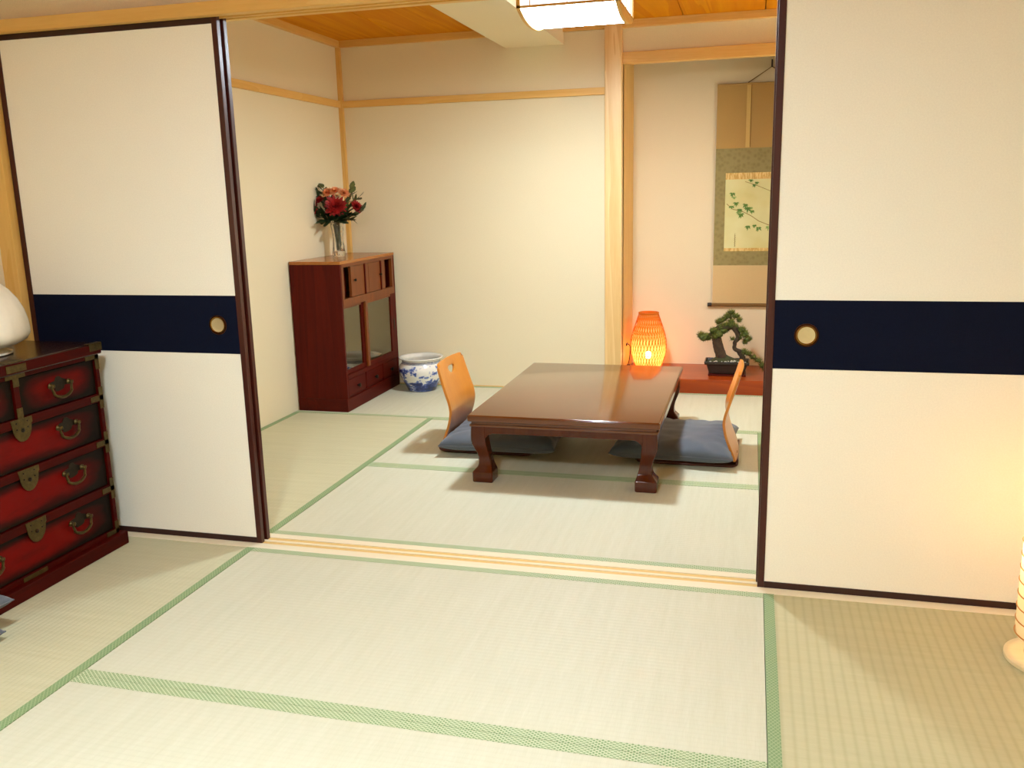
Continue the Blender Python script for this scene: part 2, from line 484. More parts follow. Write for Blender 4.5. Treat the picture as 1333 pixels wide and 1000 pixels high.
# far ceiling: boards with open seams
bm = bmesh.new()
seams = [LW-.05, -.403, .42, .845, 1.272, 1.716, 2.15, RW+.05]
for a, b in zip(seams, seams[1:]):
    bx(bm, a+.0025, b-.0025, .06, YB+.02, HC, HC+.012)
bx(bm, LW-.05, RW+.05, .06, YB+.02, HC+.02, HC+.06)
struct('ceiling', bm, M['ceiling'], 'wide board wooden ceiling of the far room', 'ceiling')
struct('beam', box(.226, .581, .062, YB, 2.074, HC+.01), M['white_plaster'], 'boxed pale plaster beam dropping below the wooden ceiling', 'beam')

def rail(n, b, mat, label): return struct('trim_%d' % n, b, M[mat], label, 'trim', bevel=.0015)
rail(1, box(LW, .826, YB-.018, YB, 1.780, 1.821), 'hinoki_x', 'wooden picture rail along the back wall')
rail(2, box(LW, LW+.018, .085, YB-.018, 1.780, 1.821), 'hinoki_y', 'wooden picture rail along the left wall')
rail(3, box(LW, .826, YB-.03, YB, 2.141, HC), 'hinoki_x', 'wooden ceiling moulding above the back wall')
rail(4, box(LW, LW+.03, .085, YB-.03, 2.141, HC), 'hinoki_y', 'wooden ceiling moulding above the left wall')
rail(5, box(.928, RW, YB-.03, YB+.03, 2.141, HC), 'hinoki_x', 'wooden ceiling moulding above the alcove')
rail(6, box(LW, LW+.027, YB-.027, YB, .0, 2.141), 'hinoki_z', 'slim corner post between the left and back walls')
bm = box(.826, .928, YB-.035, YB+.06, -.05, HC, bevel=.006)
struct('trim_7', bm, M['post'], 'pale square alcove post with straight grain', 'post')
bm = box(.928, 2.13, YB-.01, YB+.05, 1.945, 2.008, bevel=.002)
struct('trim_8', bm, M['hinoki_x'], 'wooden lintel spanning the top of the alcove', 'lintel')
rail(9, box(LW, .826, YB-.008, YB, -.05, .006), 'hinoki_x', 'thin wooden strip at the foot of the back wall')
# partition frame: lintel with two tracks, jamb posts
bm = bmesh.new()
bx(bm, NL, NR, -.035, .085, HK+.008, 1.838)
for y0, y1 in ((-.035, -.001), (.022, .035), (.058, .085)):
    bx(bm, NL, NR, y0, y1, HK, HK+.01)
struct('trim_10', bm, M['hinoki_x'], 'long wooden lintel over the sliding doors', 'lintel', bevel=.001)
bm = box(NL-.01, -.883, -.03, .09, -.05, HK); struct('trim_11', bm, M['hinoki_z'], 'wooden jamb post left of the sliding doors', 'post', bevel=.002)
bm = box(2.622, NR+.01, -.03, .09, -.05, HK); struct('trim_12', bm, M['hinoki_z'], 'wooden jamb post right of the sliding doors', 'post', bevel=.002)
# sill
bm = bmesh.new()
bx(bm, -.883, 2.622, -.043, .094, -.05, -.003)
for y0, y1 in ((-.043, -.001), (.022, .035), (.058, .094)):
    bx(bm, -.883, 2.622, y0, y1, -.004, .001)
sill = struct('trim_13', bm, M['sill'], 'pale grooved wooden sill under the sliding doors', 'sill')
for y0, y1 in ((0, .021), (.036, .057)):
    obj('sliding_tape', box(-.883, 2.622, y0, y1, -.003, -.001), M['groove'], sill)

# alcove step: board with front face
bm = box(.928, 2.13, YB, YT, -.05, TZ, bevel=.004)
struct('alcove_step', bm, M['toko_board'], 'raised red brown wooden alcove floor', 'step')['kind'] = 'structure'

# ------------------------------------------------------------------ tatami
G = 'green bordered tatami mats'
def mat(x0, x1, y0, y1, along, label, rush=None):
    g = .0008; h = .03
    x0 += g; x1 -= g; y0 += g; y1 -= g
    if along == 'x':
        o = obj('tatami_mat', box(x0, x1, y0+h, y1-h, -.05, 0), M['tatami_x'])
        for a, b in ((y0, y0+h), (y1-h, y1)):
            e = obj('border', box(x0, x1, a, b, -.05, .0012), M['heri_x'], o)
            e['label'] = 'green patterned cloth border'
    else:
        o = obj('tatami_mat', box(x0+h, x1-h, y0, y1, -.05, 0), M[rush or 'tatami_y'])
        for a, b in ((x0, x0+h), (x1-h, x1)):
            e = obj('border', box(a, b, y0, y1, -.05, .0012), M['heri_y'], o)
            e['label'] = 'green patterned cloth border'
    tag(o, label, 'tatami mat', G)
S1 = -.043
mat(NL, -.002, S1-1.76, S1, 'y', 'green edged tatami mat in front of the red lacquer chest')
mat(-.002, 1.753, S1-.88, S1, 'x', 'wide tatami mat just in front of the sill, on the near side')
mat(-.002, 1.753, S1-1.76, S1-.88, 'x', 'tatami mat cut off by the bottom edge of the photo')
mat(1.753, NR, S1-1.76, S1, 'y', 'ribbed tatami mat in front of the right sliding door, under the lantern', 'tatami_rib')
mat(NL, .81, S1-2.64, S1-1.76, 'x', 'tatami mat at the unseen rear left of the near room')
mat(.81, NR, S1-2.64, S1-1.76, 'x', 'tatami mat at the unseen rear right of the near room')
mat(NL, NR, S1-3.7, S1-2.64, 'x', 'tatami mat along the rear wall of the near room')
S2 = .094
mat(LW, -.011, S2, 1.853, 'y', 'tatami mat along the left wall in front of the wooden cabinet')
mat(-.011, 1.745, S2, .976, 'x', 'tatami mat between the sill and the low table')
mat(-.011, 1.745, .976, 1.853, 'x', 'tatami mat under the low table and the two floor chairs')
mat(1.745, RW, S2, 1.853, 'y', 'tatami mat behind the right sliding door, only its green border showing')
mat(LW, .88, 1.853, YB-.008, 'x', 'tatami mat along the back wall under the blue and white pot')
mat(.88, RW, 1.853, YB, 'x', 'tatami mat in front of the raised alcove floor')

# ------------------------------------------------------------------ sliding doors
def fusuma(n, x0, x1, y0, y1, label, pull_x=None):
    d = obj('door_%d' % n, box(x0+.02, x1-.02, y0+.004, y1-.004, .02, HK-.018), M['paper'])
    tag(d, label, 'sliding door', kind='structure')
    b = obj('navy_band', box(x0+.02, x1-.02, y0+.0028, y1-.0028, .697, .900), M['navy'], d)
    b['label'] = 'navy blue band'
    for a, c in ((x0, x0+.02), (x1-.02, x1)):
        obj('stile', box(a, c, y0, y1, -.002, HK+.006, bevel=.0015), M['lacquer_frame'], d)
    obj('top_rail', box(x0+.02, x1-.02, y0+.001, y1-.001, HK-.018, HK+.006), M['lacquer_frame_x'], d)
    obj('bottom_rail', box(x0+.02, x1-.02, y0+.001, y1-.001, -.002, .02), M['lacquer_frame_x'], d)
    if pull_x is not None:
        yy = y0+.0028
        def disc(prof):
            bm = lathe(prof, 40)
            bm.transform(Matrix.Translation((pull_x, yy, .798)) @ Matrix.Rotation(PI/2, 4, 'X'))
            return bm
        f = obj('finger_pull', disc([(.0345, 0), (.0345, .002), (.033, .0035), (.0295, .0035), (.0285, .002), (.0285, 0)]), M['dark_brass'], d, smooth=True)
        obj('inner_ring', disc([(.0285, .0005), (.0285, .0045), (.0265, .005), (.0245, .003), (.0245, .0005)]), M['brass'], f, smooth=True)
        obj('cup', disc([(.0245, .0004), (.0245, .0018), (.020, .0012), (.010, .001), (.001, .001)]), M['pull_cup'], f, smooth=True)
fusuma(1, -.880, 0.0, .0005, .0205, 'white paper sliding door with navy band left of the opening', -.099)
fusuma(2, -.880, 0.002, .0365, .0565, 'rear sliding door with only its dark edge showing beside the left door')
fusuma(3, 1.735, 2.615, .0005, .0205, 'white paper sliding door with navy band right of the opening', 1.846)
fusuma(4, 1.731, 2.615, .0365, .0565, 'rear sliding door hidden behind the right door except a dark sliver')

# ------------------------------------------------------------------ ceiling lights
def ceiling_light(loc, label, top, glow='lamp_white'):
    """wood framed box with a bulging white diffuser; loc = underside centre"""
    cx, cy, cz = loc
    t = thing('ceiling_light', label, 'ceiling light', (cx, cy, cz), 'square wooden ceiling lights')
    hx, hy = .219, .235
    zb = cz+.038                       # lower edge of the box
    bm = bmesh.new(); w = .016
    for sx in (-1, 1):
        for sy in (-1, 1):
            x, y = cx+sx*(hx-w/2), cy+sy*(hy-w/2)
            bx(bm, x-w/2, x+w/2, y-w/2, y+w/2, zb, top)
    for z0, z1 in ((zb, zb+.010), (top-.012, top)):
        for sy in (-1, 1):
            y = cy+sy*(hy-w/2); bx(bm, cx-hx, cx+hx, y-w/2, y+w/2, z0, z1)
        for sx in (-1, 1):
            x = cx+sx*(hx-w/2); bx(bm, x-w/2, x+w/2, cy-hy, cy+hy, z0, z1)
    obj('frame', bm, M['hinoki_x'], t)
    # curved end plates
    N = 16
    prof = [(cy-hy+2*hy*i/N, zb-.041*(1-abs(2*i/N-1)**2.4)) for i in range(N+1)]
    for sx in (-1, 1):
        x = cx+sx*hx
        obj('end_plate', prism(prof+[(cy+hy, zb+.002), (cy-hy, zb+.002)], 'x', min(x, x-sx*.016), max(x, x-sx*.016)), M['hinoki_y'], t)
    ys = [-1+2*k/N for k in range(N+1)]
    zz = [zb-.033*(1-abs(v)**2.4) for v in ys]
    xs = [cx-hx+.016, cx-.078, cx+.078, cx+hx-.016]; hy2 = hy-.006
    bm = bmesh.new()
    V = [[bm.verts.new((x, cy+v*hy2, z)) for v, z in zip(ys, zz)] for x in xs]
    for a in range(3):
        for k in range(N):
            f = bm.faces.new((V[a][k], V[a+1][k], V[a+1][k+1], V[a][k+1]))
            f.material_index = 1 if a == 1 and abs(ys[k]+ys[k+1])/2 < .33 else 0
    T = [[bm.verts.new((x, cy+v*hy2, zb+.001)) for v in (-1, 1)] for x in (xs[0], xs[-1])]
    bm.faces.new((T[0][0], T[0][1], T[1][1], T[1][0]))
    for e, x in ((0, 0), (1, 3)): bm.faces.new(V[x]+[T[e][1], T[e][0]])
    for e in (0, -1): bm.faces.new([V[a][e] for a in range(4)]+[T[1][e], T[0][e]])
    obj('diffuser', bm, [M[glow], M[glow+'_centre']], t)
    bm = bmesh.new(); q = .012
    bx(bm, cx-hx+q, cx+hx-q, cy-hy+q-.006, cy-hy+q-.004, zb+.01, top-.012)
    bx(bm, cx-hx+q, cx+hx-q, cy+hy-q+.004, cy+hy-q+.006, zb+.01, top-.012)
    bx(bm, cx-hx+q-.006, cx-hx+q-.004, cy-hy+q, cy+hy-q, zb+.01, top-.012)
    bx(bm, cx+hx-q+.004, cx+hx-q+.006, cy-hy+q, cy+hy-q, zb+.01, top-.012)
    obj('side_paper', bm, M['lamp_side' if glow == 'lamp_white' else 'lamp_side_near'], t)
    for k in (-.16, 0, .16):
        for sy in (-1, 1):
            y = cy+sy*(hy-.003); obj('lattice_bar', box(cx+k-.002, cx+k+.002, y-.002, y+.002, zb+.01, top-.012), M['hinoki_z'], t)
        for sx in (-1, 1):
            x = cx+sx*(hx-.003); obj('lattice_bar', box(x-.002, x+.002, cy+k-.002, cy+k+.002, zb+.01, top-.012), M['hinoki_z'], t)
    return t
ceiling_light((.905, 1.435, 1.952), 'glowing white box lamp in a wooden frame above the low table', HC)
ceiling_light((.87, -1.95, 1.99), 'box lamp on the near room ceiling, above the top edge of the photo', NC, 'lamp_near')

# ------------------------------------------------------------------ low table
def build_table():
    X0, X1, Y0, Y1, H = .532, 1.352, .805, 2.025, .302
    cx, cy = (X0+X1)/2, (Y0+Y1)/2
    t = thing('low_table', 'dark brown glossy low table with curved legs', 'table', (cx, cy, 0))
    bm = bmesh.new()
    bx(bm, X0, X1, Y0, Y1, H-.030, H, bevel=.008, seg=3)
    obj('tabletop', bm, M['table'], t, smooth=True)
    i = .012
    bm = bmesh.new()
    bx(bm, X0+i+.004, X1-i-.004, Y0+i+.004, Y1-i-.004, H-.040, H-.030)
    bx(bm, X0+i-.004, X1-i+.004, Y0+i-.004, Y1-i+.004, H-.052, H-.040, bevel=.004)
    obj('moulding', bm, M['table'], t, smooth=True)
    zt, zb = H-.052, .222
    def apron_poly(a0, a1):
        r = .045; lg = .055
        pts = [(a0, zt), (a0, .17), (a0+lg, .17)]
        for k in range(9):
            an = PI-k*PI/16
            pts.append((a0+lg+r+r*math.cos(an), zb-r+.0+r*math.sin(an)))
        for k in range(9):
            an = PI/2-k*PI/16
            pts.append((a1-lg-r+r*math.cos(an), zb-r+r*math.sin(an)))
        pts += [(a1-lg, .17), (a1, .17), (a1, zt)]
        return pts
    xa, xb, ya, yb = X0+i+.003, X1-i-.003, Y0+i+.003, Y1-i-.003
    for y in (ya, yb-.018):
        obj('apron', prism(apron_poly(xa, xb), 'y', y, y+.018), M['table_leg'], t)
    for x in (xa, xb-.018):
        obj('apron', prism(apron_poly(ya, yb), 'x', x, x+.018), M['table_leg'], t)
    prof = [(0, .001, .086), (.003, -.001, .088), (.043, -.002, .089), (.047, .000, .087), (.066, .017, .081), (.076, .021, .078), (.09, .022, .075), (.108, .021, .072),
            (.13, .015, .069), (.152, .006, .066), (.172, -.001, .063), (.19, -.004, .061), (.212, -.004, .060), (.235, -.003, .060), (zt, -.002, .060)]
    for sx in (0, 1):
        for sy in (0, 1):
            bm = bmesh.new(); rings = []
            for z, o, n in prof:
                ring = []
                c = .0035
                for u, v in ((o+c, o), (n-c, o), (n, o+c), (n, n-c), (n-c, n), (o+c, n), (o, n-c), (o, o+c)):
                    x = xa+u if sx == 0 else xb-u
                    y = ya+v if sy == 0 else yb-v
                    ring.append(bm.verts.new((x, y, z)))
                rings.append(ring)
            for a, b in zip(rings, rings[1:]):
                for k in range(8): bm.faces.new((a[k], a[(k+1) % 8], b[(k+1) % 8], b[k]))
            bm.faces.new(rings[0]); bm.faces.new(rings[-1])
            o = obj('leg', bm, M['table_leg'], t, smooth=True, angle=32)
build_table()

# ------------------------------------------------------------------ floor chairs and cushions
def spline(pts, n):
    """Catmull-Rom through 2D/3D points -> n points evenly in parameter"""
    P = [Vector(p) for p in pts]; out = []
    m = len(P)-1
    for i in range(n):
        u = i/(n-1)*m; k = min(int(u), m-1); f = u-k
        p0, p1, p2, p3 = P[max(k-1, 0)], P[k], P[k+1], P[min(k+2, m)]
        out.append(.5*((2*p1)+(-p0+p2)*f+(2*p0-5*p1+4*p2-p3)*f*f+(-p0+3*p1-3*p2+p3)*f*f*f))
    return out

def build_chair():
    """legless chair, back at local x=0, facing +x, built at the origin"""
    t = thing('legless_chair', '', 'floor chair', (0, 0, 0), 'bentwood legless chairs at the low table')
    line = spline([(.012, 0, .030), (.020, 0, .055), (.034, 0, .09), (.051, 0, .136), (.061, 0, .18), (.063, 0, .209), (.057, 0, .245), (.044, 0, .285), (.026, 0, .343), (.012, 0, .39), (.000, 0, .437)], 200)
    L = [0]
    for a, b in zip(line, line[1:]): L.append(L[-1]+(b-a).length)
    tot = L[-1]
    def at(s):
        s = max(0, min(tot, s))
        for k in range(len(L)-1):
            if s <= L[k+1]:
                f = (s-L[k])/(L[k+1]-L[k]); return line[k].lerp(line[k+1], f)
        return line[-1]
    W = .193; s0 = tot-.058; q = .034; qx = .072
    cols = [-W+(W-qx)*k/10 for k in range(10)]+[-qx+2*qx*k/8 for k in range(9)]+[qx+(W-qx)*(k+1)/10 for k in range(10)]
    rows = [(s0-q)*k/40 for k in range(40)]+[s0-q+2*q*k/8 for k in range(9)]+[s0+q+(tot-s0-q)*(k+1)/5 for k in range(5)]
    def topcut(w, s):
        # rounded top corners and faint crown
        d = abs(w)/W
        drop = .006*d*d + (.032*(1-math.sqrt(max(0, 1-((d-.82)/.18)**2))) if d > .82 else 0)
        sq = s0+q
        if s > sq: return sq+(s-sq)*(tot-drop-sq)/(tot-sq)
        return s
    def narrow(w, s):
        k = s/tot
        return w*(1-.05*max(0, (k-.55)/.45)**1.5-.04*max(0, (.35-k)/.35))
    bm = bmesh.new()
    def V(w, s):
        s2 = topcut(w, s); p = at(s2)
        return bm.verts.new((p.x+.010*(w/W)**2, narrow(w, s), p.z))
    grid = [[V(w, s) for w in cols] for s in rows]
    for i in range(len(rows)-1):
        for j in range(len(cols)-1):
            if 40 <= i < 48 and 10 <= j < 18: continue
            bm.faces.new((grid[i][j], grid[i][j+1], grid[i+1][j+1], grid[i+1][j]))
    # ring between the square patch and the heart shaped grip hole
    sq = [(40, j) for j in range(10, 18)]+[(i, 18) for i in range(40, 48)]+[(48, j) for j in range(18, 10, -1)]+[(i, 10) for i in range(48, 40, -1)]
    hole = []
    for (i, j) in sq:
        w, s = cols[j], rows[i]-s0
        a = math.atan2(s/q, w/qx)
        r = 1+.10*math.cos(3*(a-PI/2)+PI)-(.13 if abs(a-PI/2) < .25 else 0)
        hole.append(V(.046*r*math.cos(a), s0+.0205*r*math.sin(a)))
    n = len(sq)
    for k in range(n):
        a, b = sq[k], sq[(k+1) % n]
        bm.faces.new((grid[a[0]][a[1]], grid[b[0]][b[1]], hole[(k+1) % n], hole[k]))
    o = obj('backrest', bm, M['ply'], t, smooth=True, angle=60)
    so = o.modifiers.new('s', 'SOLIDIFY'); so.thickness = .011; so.offset = 0
    bv = o.modifiers.new('b', 'BEVEL'); bv.width = .002; bv.segments = 2; bv.limit_method = 'ANGLE'
    # seat with its bend
    line2 = spline([(.47, 0, .009), (.30, 0, .008), (.10, 0, .008), (.04, 0, .009), (.018, 0, .014), (.011, 0, .022), (.012, 0, .030)], 40)
    bm = bmesh.new(); prev = None
    for p in line2:
        ww = W*.96
        if p.x > .43: ww -= .04*((p.x-.43)/.04)**2
        cur = [bm.verts.new((p.x, -ww+2*ww*k/6, p.z)) for k in range(7)]
        if prev:
            for k in range(6): bm.faces.new((prev[k], prev[k+1], cur[k+1], cur[k]))
        prev = cur
    o = obj('seat', bm, M['ply_seat'], t, smooth=True, angle=60)
    so = o.modifiers.new('s', 'SOLIDIFY'); so.thickness = .011; so.offset = 0
    for s in (-1, 1):
        b2 = lathe([(.006, 0), (.006, .002), (.003, .003)], 12)
        b2.transform(Matrix.Translation((.014, s*.09, .05)) @ Matrix.Rotation(-PI/2, 4, 'Y'))
        obj('screw_cap', b2, M['chrome'], t, smooth=True)
    return t
ch = build_chair()
ch.location = (.241, 1.412, 0)
ch['label'] = 'bentwood floor chair left of the low table, beside the blue and white pot'
dup(ch, (1.664, 1.412, 0), PI, 'bentwood floor chair right of the low table, seen from its side')

def cushion_bm(ax, ay, h, seed, sag=0.0):
    bm = bmesh.new(); N = 36
    rr = random.Random(seed); off = Vector((rr.random()*9, rr.random()*9, rr.random()*9))
    def sh(u, v):
        x = ax*u*(1-.055*(1-v*v)); y = ay*v*(1-.055*(1-u*u))
        return x, y
    def prof(u, v):
        a = max(0, 1-abs(u)**4.5); b = max(0, 1-abs(v)**4.5)
        return (a*b)**.36
    top, bot = {}, {}
    for i in range(N+1):
        for j in range(N+1):
            u, v = -1+2*i/N, -1+2*j/N
            u = math.copysign(1-(1-abs(u))**1.4, u); v = math.copysign(1-(1-abs(v))**1.4, v)
            x, y = sh(u, v); p = prof(u, v)
            edge = (abs(u) > .999 or abs(v) > .999)
            w = mnoise.noise(Vector((x*11, y*11, 0))+off)*.007+mnoise.noise(Vector((x*38, y*26, 3))+off)*.003
            fold = .004*math.sin(24*math.atan2(v, u)+3*mnoise.noise(Vector((x*6, y*6, 1))+off))*min(1, max(0, (max(abs(u), abs(v))-.55)/.3))
            z = h*.42+p*h*.58+(w+fold)*p*1.1-sag*p*(1-u*u)*(1-v*v)
            top[i, j] = bm.verts.new((x, y, z))
            if edge: bot[i, j] = top[i, j]
            else: bot[i, j] = bm.verts.new((x, y, h*.42*(1-p)))
    for i in range(N):
        for j in range(N):
            bm.faces.new((top[i, j], top[i+1, j], top[i+1, j+1], top[i, j+1]))
            bm.faces.new((bot[i, j], bot[i, j+1], bot[i+1, j+1], bot[i+1, j]))
    edge = [top[i, 0].co.copy() for i in range(N)]+[top[N, j].co.copy() for j in range(N)]+[top[i, N].co.copy() for i in range(N, 0, -1)]+[top[0, j].co.copy() for j in range(N, 0, -1)]
    return bm, edge

def cushion(loc, ax, ay, h, rz, seed, label, group, sag=0.0):
    bm, edge = cushion_bm(ax, ay, h, seed, sag)
    o = obj('floor_cushion', bm, M['cushion'], smooth=True, angle=0)
    o.location = loc; o.rotation_euler = (0, 0, rz)
    tag(o, label, 'cushion', group)
    e = tube(edge, .0022, 6, cyc=True)
    p = obj('seam', e, M['cushion'], None, smooth=True)
    p.parent = o
    return o
GC = 'slate blue floor cushions'
cushion((.545, 1.435, .0145), .280, .285, .098, .03, 3, 'slate blue floor cushion on the left floor chair, partly under the table', GC)
cushion((1.368, 1.450, .0145), .275, .285, .098, PI-.03, 5, 'slate blue floor cushion on the right floor chair', GC)
cushion((-.606, -1.095, .001), .275, .275, .075, .02, 8, 'lower slate blue cushion of the pair beside the red chest', GC)
cushion((-.627, -1.030, .074), .275, .275, .078, -.04, 11, 'upper slate blue cushion of the pair beside the red chest', GC)

# ------------------------------------------------------------------ display cabinet in the far corner
def build_cabinet():
    X0, X1, Y0, Y1, H = -.866, -.548, 1.900, 2.690, .872
    t = thing('display_cabinet', 'red brown wooden cabinet with glass doors in the far corner', 'cabinet', ((X0+X1)/2, (Y0+Y1)/2, 0))
    T = .018
    zp, zd0, zd1, zg0, zg1, zu0, zu1 = .076, .088, .188, .214, .612, .655, .835
    obj('side_panel', box(X0, X1-.002, Y0, Y0+T, zp, H-T), M['cab_z'], t, bevel=.0015)
    obj('side_panel', box(X0, X1-.002, Y1-T, Y1, zp, H-T), M['cab_z'], t, bevel=.0015)
    obj('top', box(X0, X1, Y0, Y1, H-T, H, bevel=.002), M['cab_top'], t)
    obj('back_panel', box(X0, X0+.008, Y0+T, Y1-T, zp, H-T), M['cab_in'], t)
    obj('plinth', box(X0, X1-.003, Y0-.002, Y1+.002, 0, zp), M['cab_y'], t, bevel=.002)
    obj('bottom_board', box(X0+.008, X1-.012, Y0+T, Y1-T, zp, zd0), M['cab_y'], t)
    obj('shelf', box(X0+.008, X1-.03, Y0+T, Y1-T, zd1+.012, zg0), M['cab_in'], t)
    obj('shelf', box(X0+.008, X1-.03, Y0+T, Y1-T, zg1, zg1+.015), M['cab_in'], t)
    # face frame rails
    F0, F1 = X1-.024, X1
    obj('rail', box(F0, F1, Y0+T, Y1-T, zg1, zu0), M['cab_door'], t, bevel=.001)
    obj('rail', box(F0, F1, Y0+T, Y1-T, zd1, zg0), M['cab_y'], t, bevel=.001)
    obj('rail', box(F0, F1, Y0+T, Y1-T, zu1, H-T), M['cab_door'], t, bevel=.001)
    # upper section: fixed end boards, two recesses with a slatted back, two sliding doors
    for a, b in ((Y0+T, 1.944), (2.645, Y1-T)):
        obj('end_board', box(F0+.004, F1-.002, a, b, zu0, zu1), M['cab_door'], t)
    for a, b in ((1.944, 2.046), (2.545, 2.645)):
        o = obj('recess_panel', box(F0-.034, F0-.028, a-.02, b+.02, zu0, zu1), M['cab_z'], t)
        obj('slat', box(F0-.028, F0-.018, (a+b)/2-.004, (a+b)/2+.004, zu0, zu1), M['cab_z'], o)
    for a, b, k in ((2.046, 2.295, 2.085), (2.295, 2.545, 2.46)):
        d = obj('sliding_door', box(F0+.002, F1-.006, a+.002, b-.002, zu0+.002, zu1-.002), M['cab_door'], t, bevel=.001)
        kb = lathe([(.004, 0), (.004, .006), (.008, .009), (.009, .014), (.005, .017)], 16)
        kb.transform(Matrix.Translation((F1-.006, k, .752)) @ Matrix.Rotation(PI/2, 4, 'Y'))
        obj('knob', kb, M['iron_dark'], d, smooth=True)
        e = b-.06 if a < 2.1 else b-.07
        obj('upright_bar', box(F1-.008, F1+.001, e-.006, e+.006, zu0, zu1), M['cab_z'], d)
    # glass doors
    def gdoor(a, b, x1, s0, s1, m0, m1):
        bm = bmesh.new()
        bx(bm, x1-.014, x1, a, a+s0, zg0, zg1); 
        d = obj('glass_door', bm, M[m0], t, bevel=.001)
        obj('stile', box(x1-.014, x1, b-s1, b, zg0, zg1), M[m1], d, bevel=.001)
        obj('bottom_rail', box(x1-.014, x1, a+s0, b-s1, zg0, zg0+.026), M['cab_y'], d, bevel=.001)
        obj('top_rail', box(x1-.014, x1, a+s0, b-s1, zg1-.016, zg1), M['cab_door'], d, bevel=.001)
        obj('pane', box(x1-.008, x1-.006, a+s0, b-s1, zg0+.026, zg1-.016), M['pane'], d)
        return d
    gdoor(Y0+T, 2.245, X1-.017, .018, .06, 'cab_door', 'cab_z')
    d = gdoor(2.215, Y1-T, X1-.001, .030, .075, 'cab_door', 'cab_z')
    obj('finger_pull', box(X1-.002, X1+.001, 2.632, 2.646, .375, .445), M['iron_dark'], d)
    # three drawers
    ys = [Y0+T+.004, 2.172, 2.430, Y1-T-.004]
    for a, b in zip(ys, ys[1:]):
        d = obj('drawer', box(F0-.1, F1-.004, a+.003, b-.003, zd0+.004, zd1-.003), M['cab_y'], t, bevel=.0015)
        kb = lathe([(.005, 0), (.005, .008), (.011, .012), (.012, .018), (.006, .022)], 16)
        kb.transform(Matrix.Translation((F1-.004, (a+b)/2, .132)) @ Matrix.Rotation(PI/2, 4, 'Y'))
        obj('knob', kb, M['iron_dark'], d, smooth=True)
    for y in ys[1:-1]:
        obj('divider', box(F0, F1, y-.006, y+.006, zd0, zd1), M['cab_y'], t)
build_cabinet()
def dish(name, prof, loc, mat, label, cat):
    o = obj(name, lathe(prof, 40, loc, cap1=True), mat, smooth=True)
    return tag(o, label, cat)
dish('plate', [(.045, 0), (.048, .004), (.075, .012), (.098, .024), (.100, .026), (.096, .025), (.07, .0145), (.03, .009), (.001, .0085)], (-.665, 2.01, .2145), M['plate'], 'blue and white patterned plate behind the left glass door', 'plate')
dish('bowl', [(.04, 0), (.042, .008), (.085, .04), (.115, .075), (.118, .078), (.113, .076), (.08, .042), (.04, .016), (.001, .013)], (-.70, 2.28, .2145), M['porcelain_white'], 'pale wide bowl behind the glass doors of the cabinet', 'bowl')

# ------------------------------------------------------------------ crystal vase and flowers
VX, VY, VZ = -.765, 2.345, .8725
def vase_r(a, t, r): return r*(1+.085*abs(math.sin(6*a+5.5*t))-.02)
prof_o = [(.034, 0), (.037, .004), (.0375, .02), (.035, .045), (.0315, .08), (.030, .105), (.032, .135), (.036, .165), (.041, .195), (.0445, .207)]
prof_i = [(.041, .206), (.037, .19), (.032, .16), (.028, .13), (.026, .105), (.027, .075), (.029, .045), (.028, .03), (.001, .028)]
bm = lathe(prof_o+prof_i, 60, (VX, VY, VZ), rad=lambda a, t, r: vase_r(a, min(1, t*2), r) if t < .52 else r)
tag(obj('flower_vase', bm, M['glass'], smooth=True, angle=25), 'clear cut crystal vase on top of the wooden cabinet', 'vase')

def petal(bm, base, d, up, length, width, curl=.2, n=4):
    """a tapered bent strip"""
    d = d.normalized(); side = d.cross(up).normalized(); nrm = side.cross(d).normalized()
    prev = None
    for i in range(n+1):
        t = i/n
        w = width*(math.sin(PI*(.12+.82*t))**.8)*(1 if i < n else .25)
        p = base+d*length*t+nrm*(length*curl*t*t)
        cur = (bm.verts.new(p-side*w/2), bm.verts.new(p+nrm*w*.12), bm.verts.new(p+side*w/2))
        if prev:
            bm.faces.new((prev[0], prev[1], cur[1], cur[0])); bm.faces.new((prev[1], prev[2], cur[2], cur[1]))
        prev = cur

def bloom_bm(c, axis, rad, layers, per, width, rnd, curl0=.1):
    bm = bmesh.new(); axis = axis.normalized()
    a = axis.cross(Vector((.31, .22, .9))).normalized(); b = axis.cross(a)
    for l in range(layers):
        k = (l+1)/layers
        el = (1-k)*1.25+.02
        for i in range(per):
            an = 2*PI*(i+.5*(l % 2))/per+rnd.uniform(-.12, .12)
            d = (a*math.cos(an)+b*math.sin(an))*math.cos(el)+axis*math.sin(el)
            petal(bm, c+axis*.008*(1-k), d, axis, rad*(.5+.5*k)*rnd.uniform(.88, 1.08), width, curl0+.15*rnd.random())
    return bm

def leaf_bm(bm, base, d, up, length, width, rnd, teeth=True):
    d = d.normalized(); side = d.cross(up).normalized(); nrm = side.cross(d).normalized()
    n = 8; prev = None; cv = rnd.uniform(-.25, .1)
    for i in range(n+1):
        t = i/n
        w = width*math.sin(PI*min(.98, .06+.94*t))**.75*(1+(.18 if teeth and i % 2 else 0))
        if i == n: w = width*.02
        p = base+d*length*t+nrm*(length*cv*t*t)
        cur = (bm.verts.new(p-side*w/2-nrm*w*.12), bm.verts.new(p+nrm*0), bm.verts.new(p+side*w/2-nrm*w*.12))
        if prev:
            bm.faces.new((prev[0], prev[1], cur[1], cur[0])); bm.faces.new((prev[1], prev[2], cur[2], cur[1]))
        prev = cur

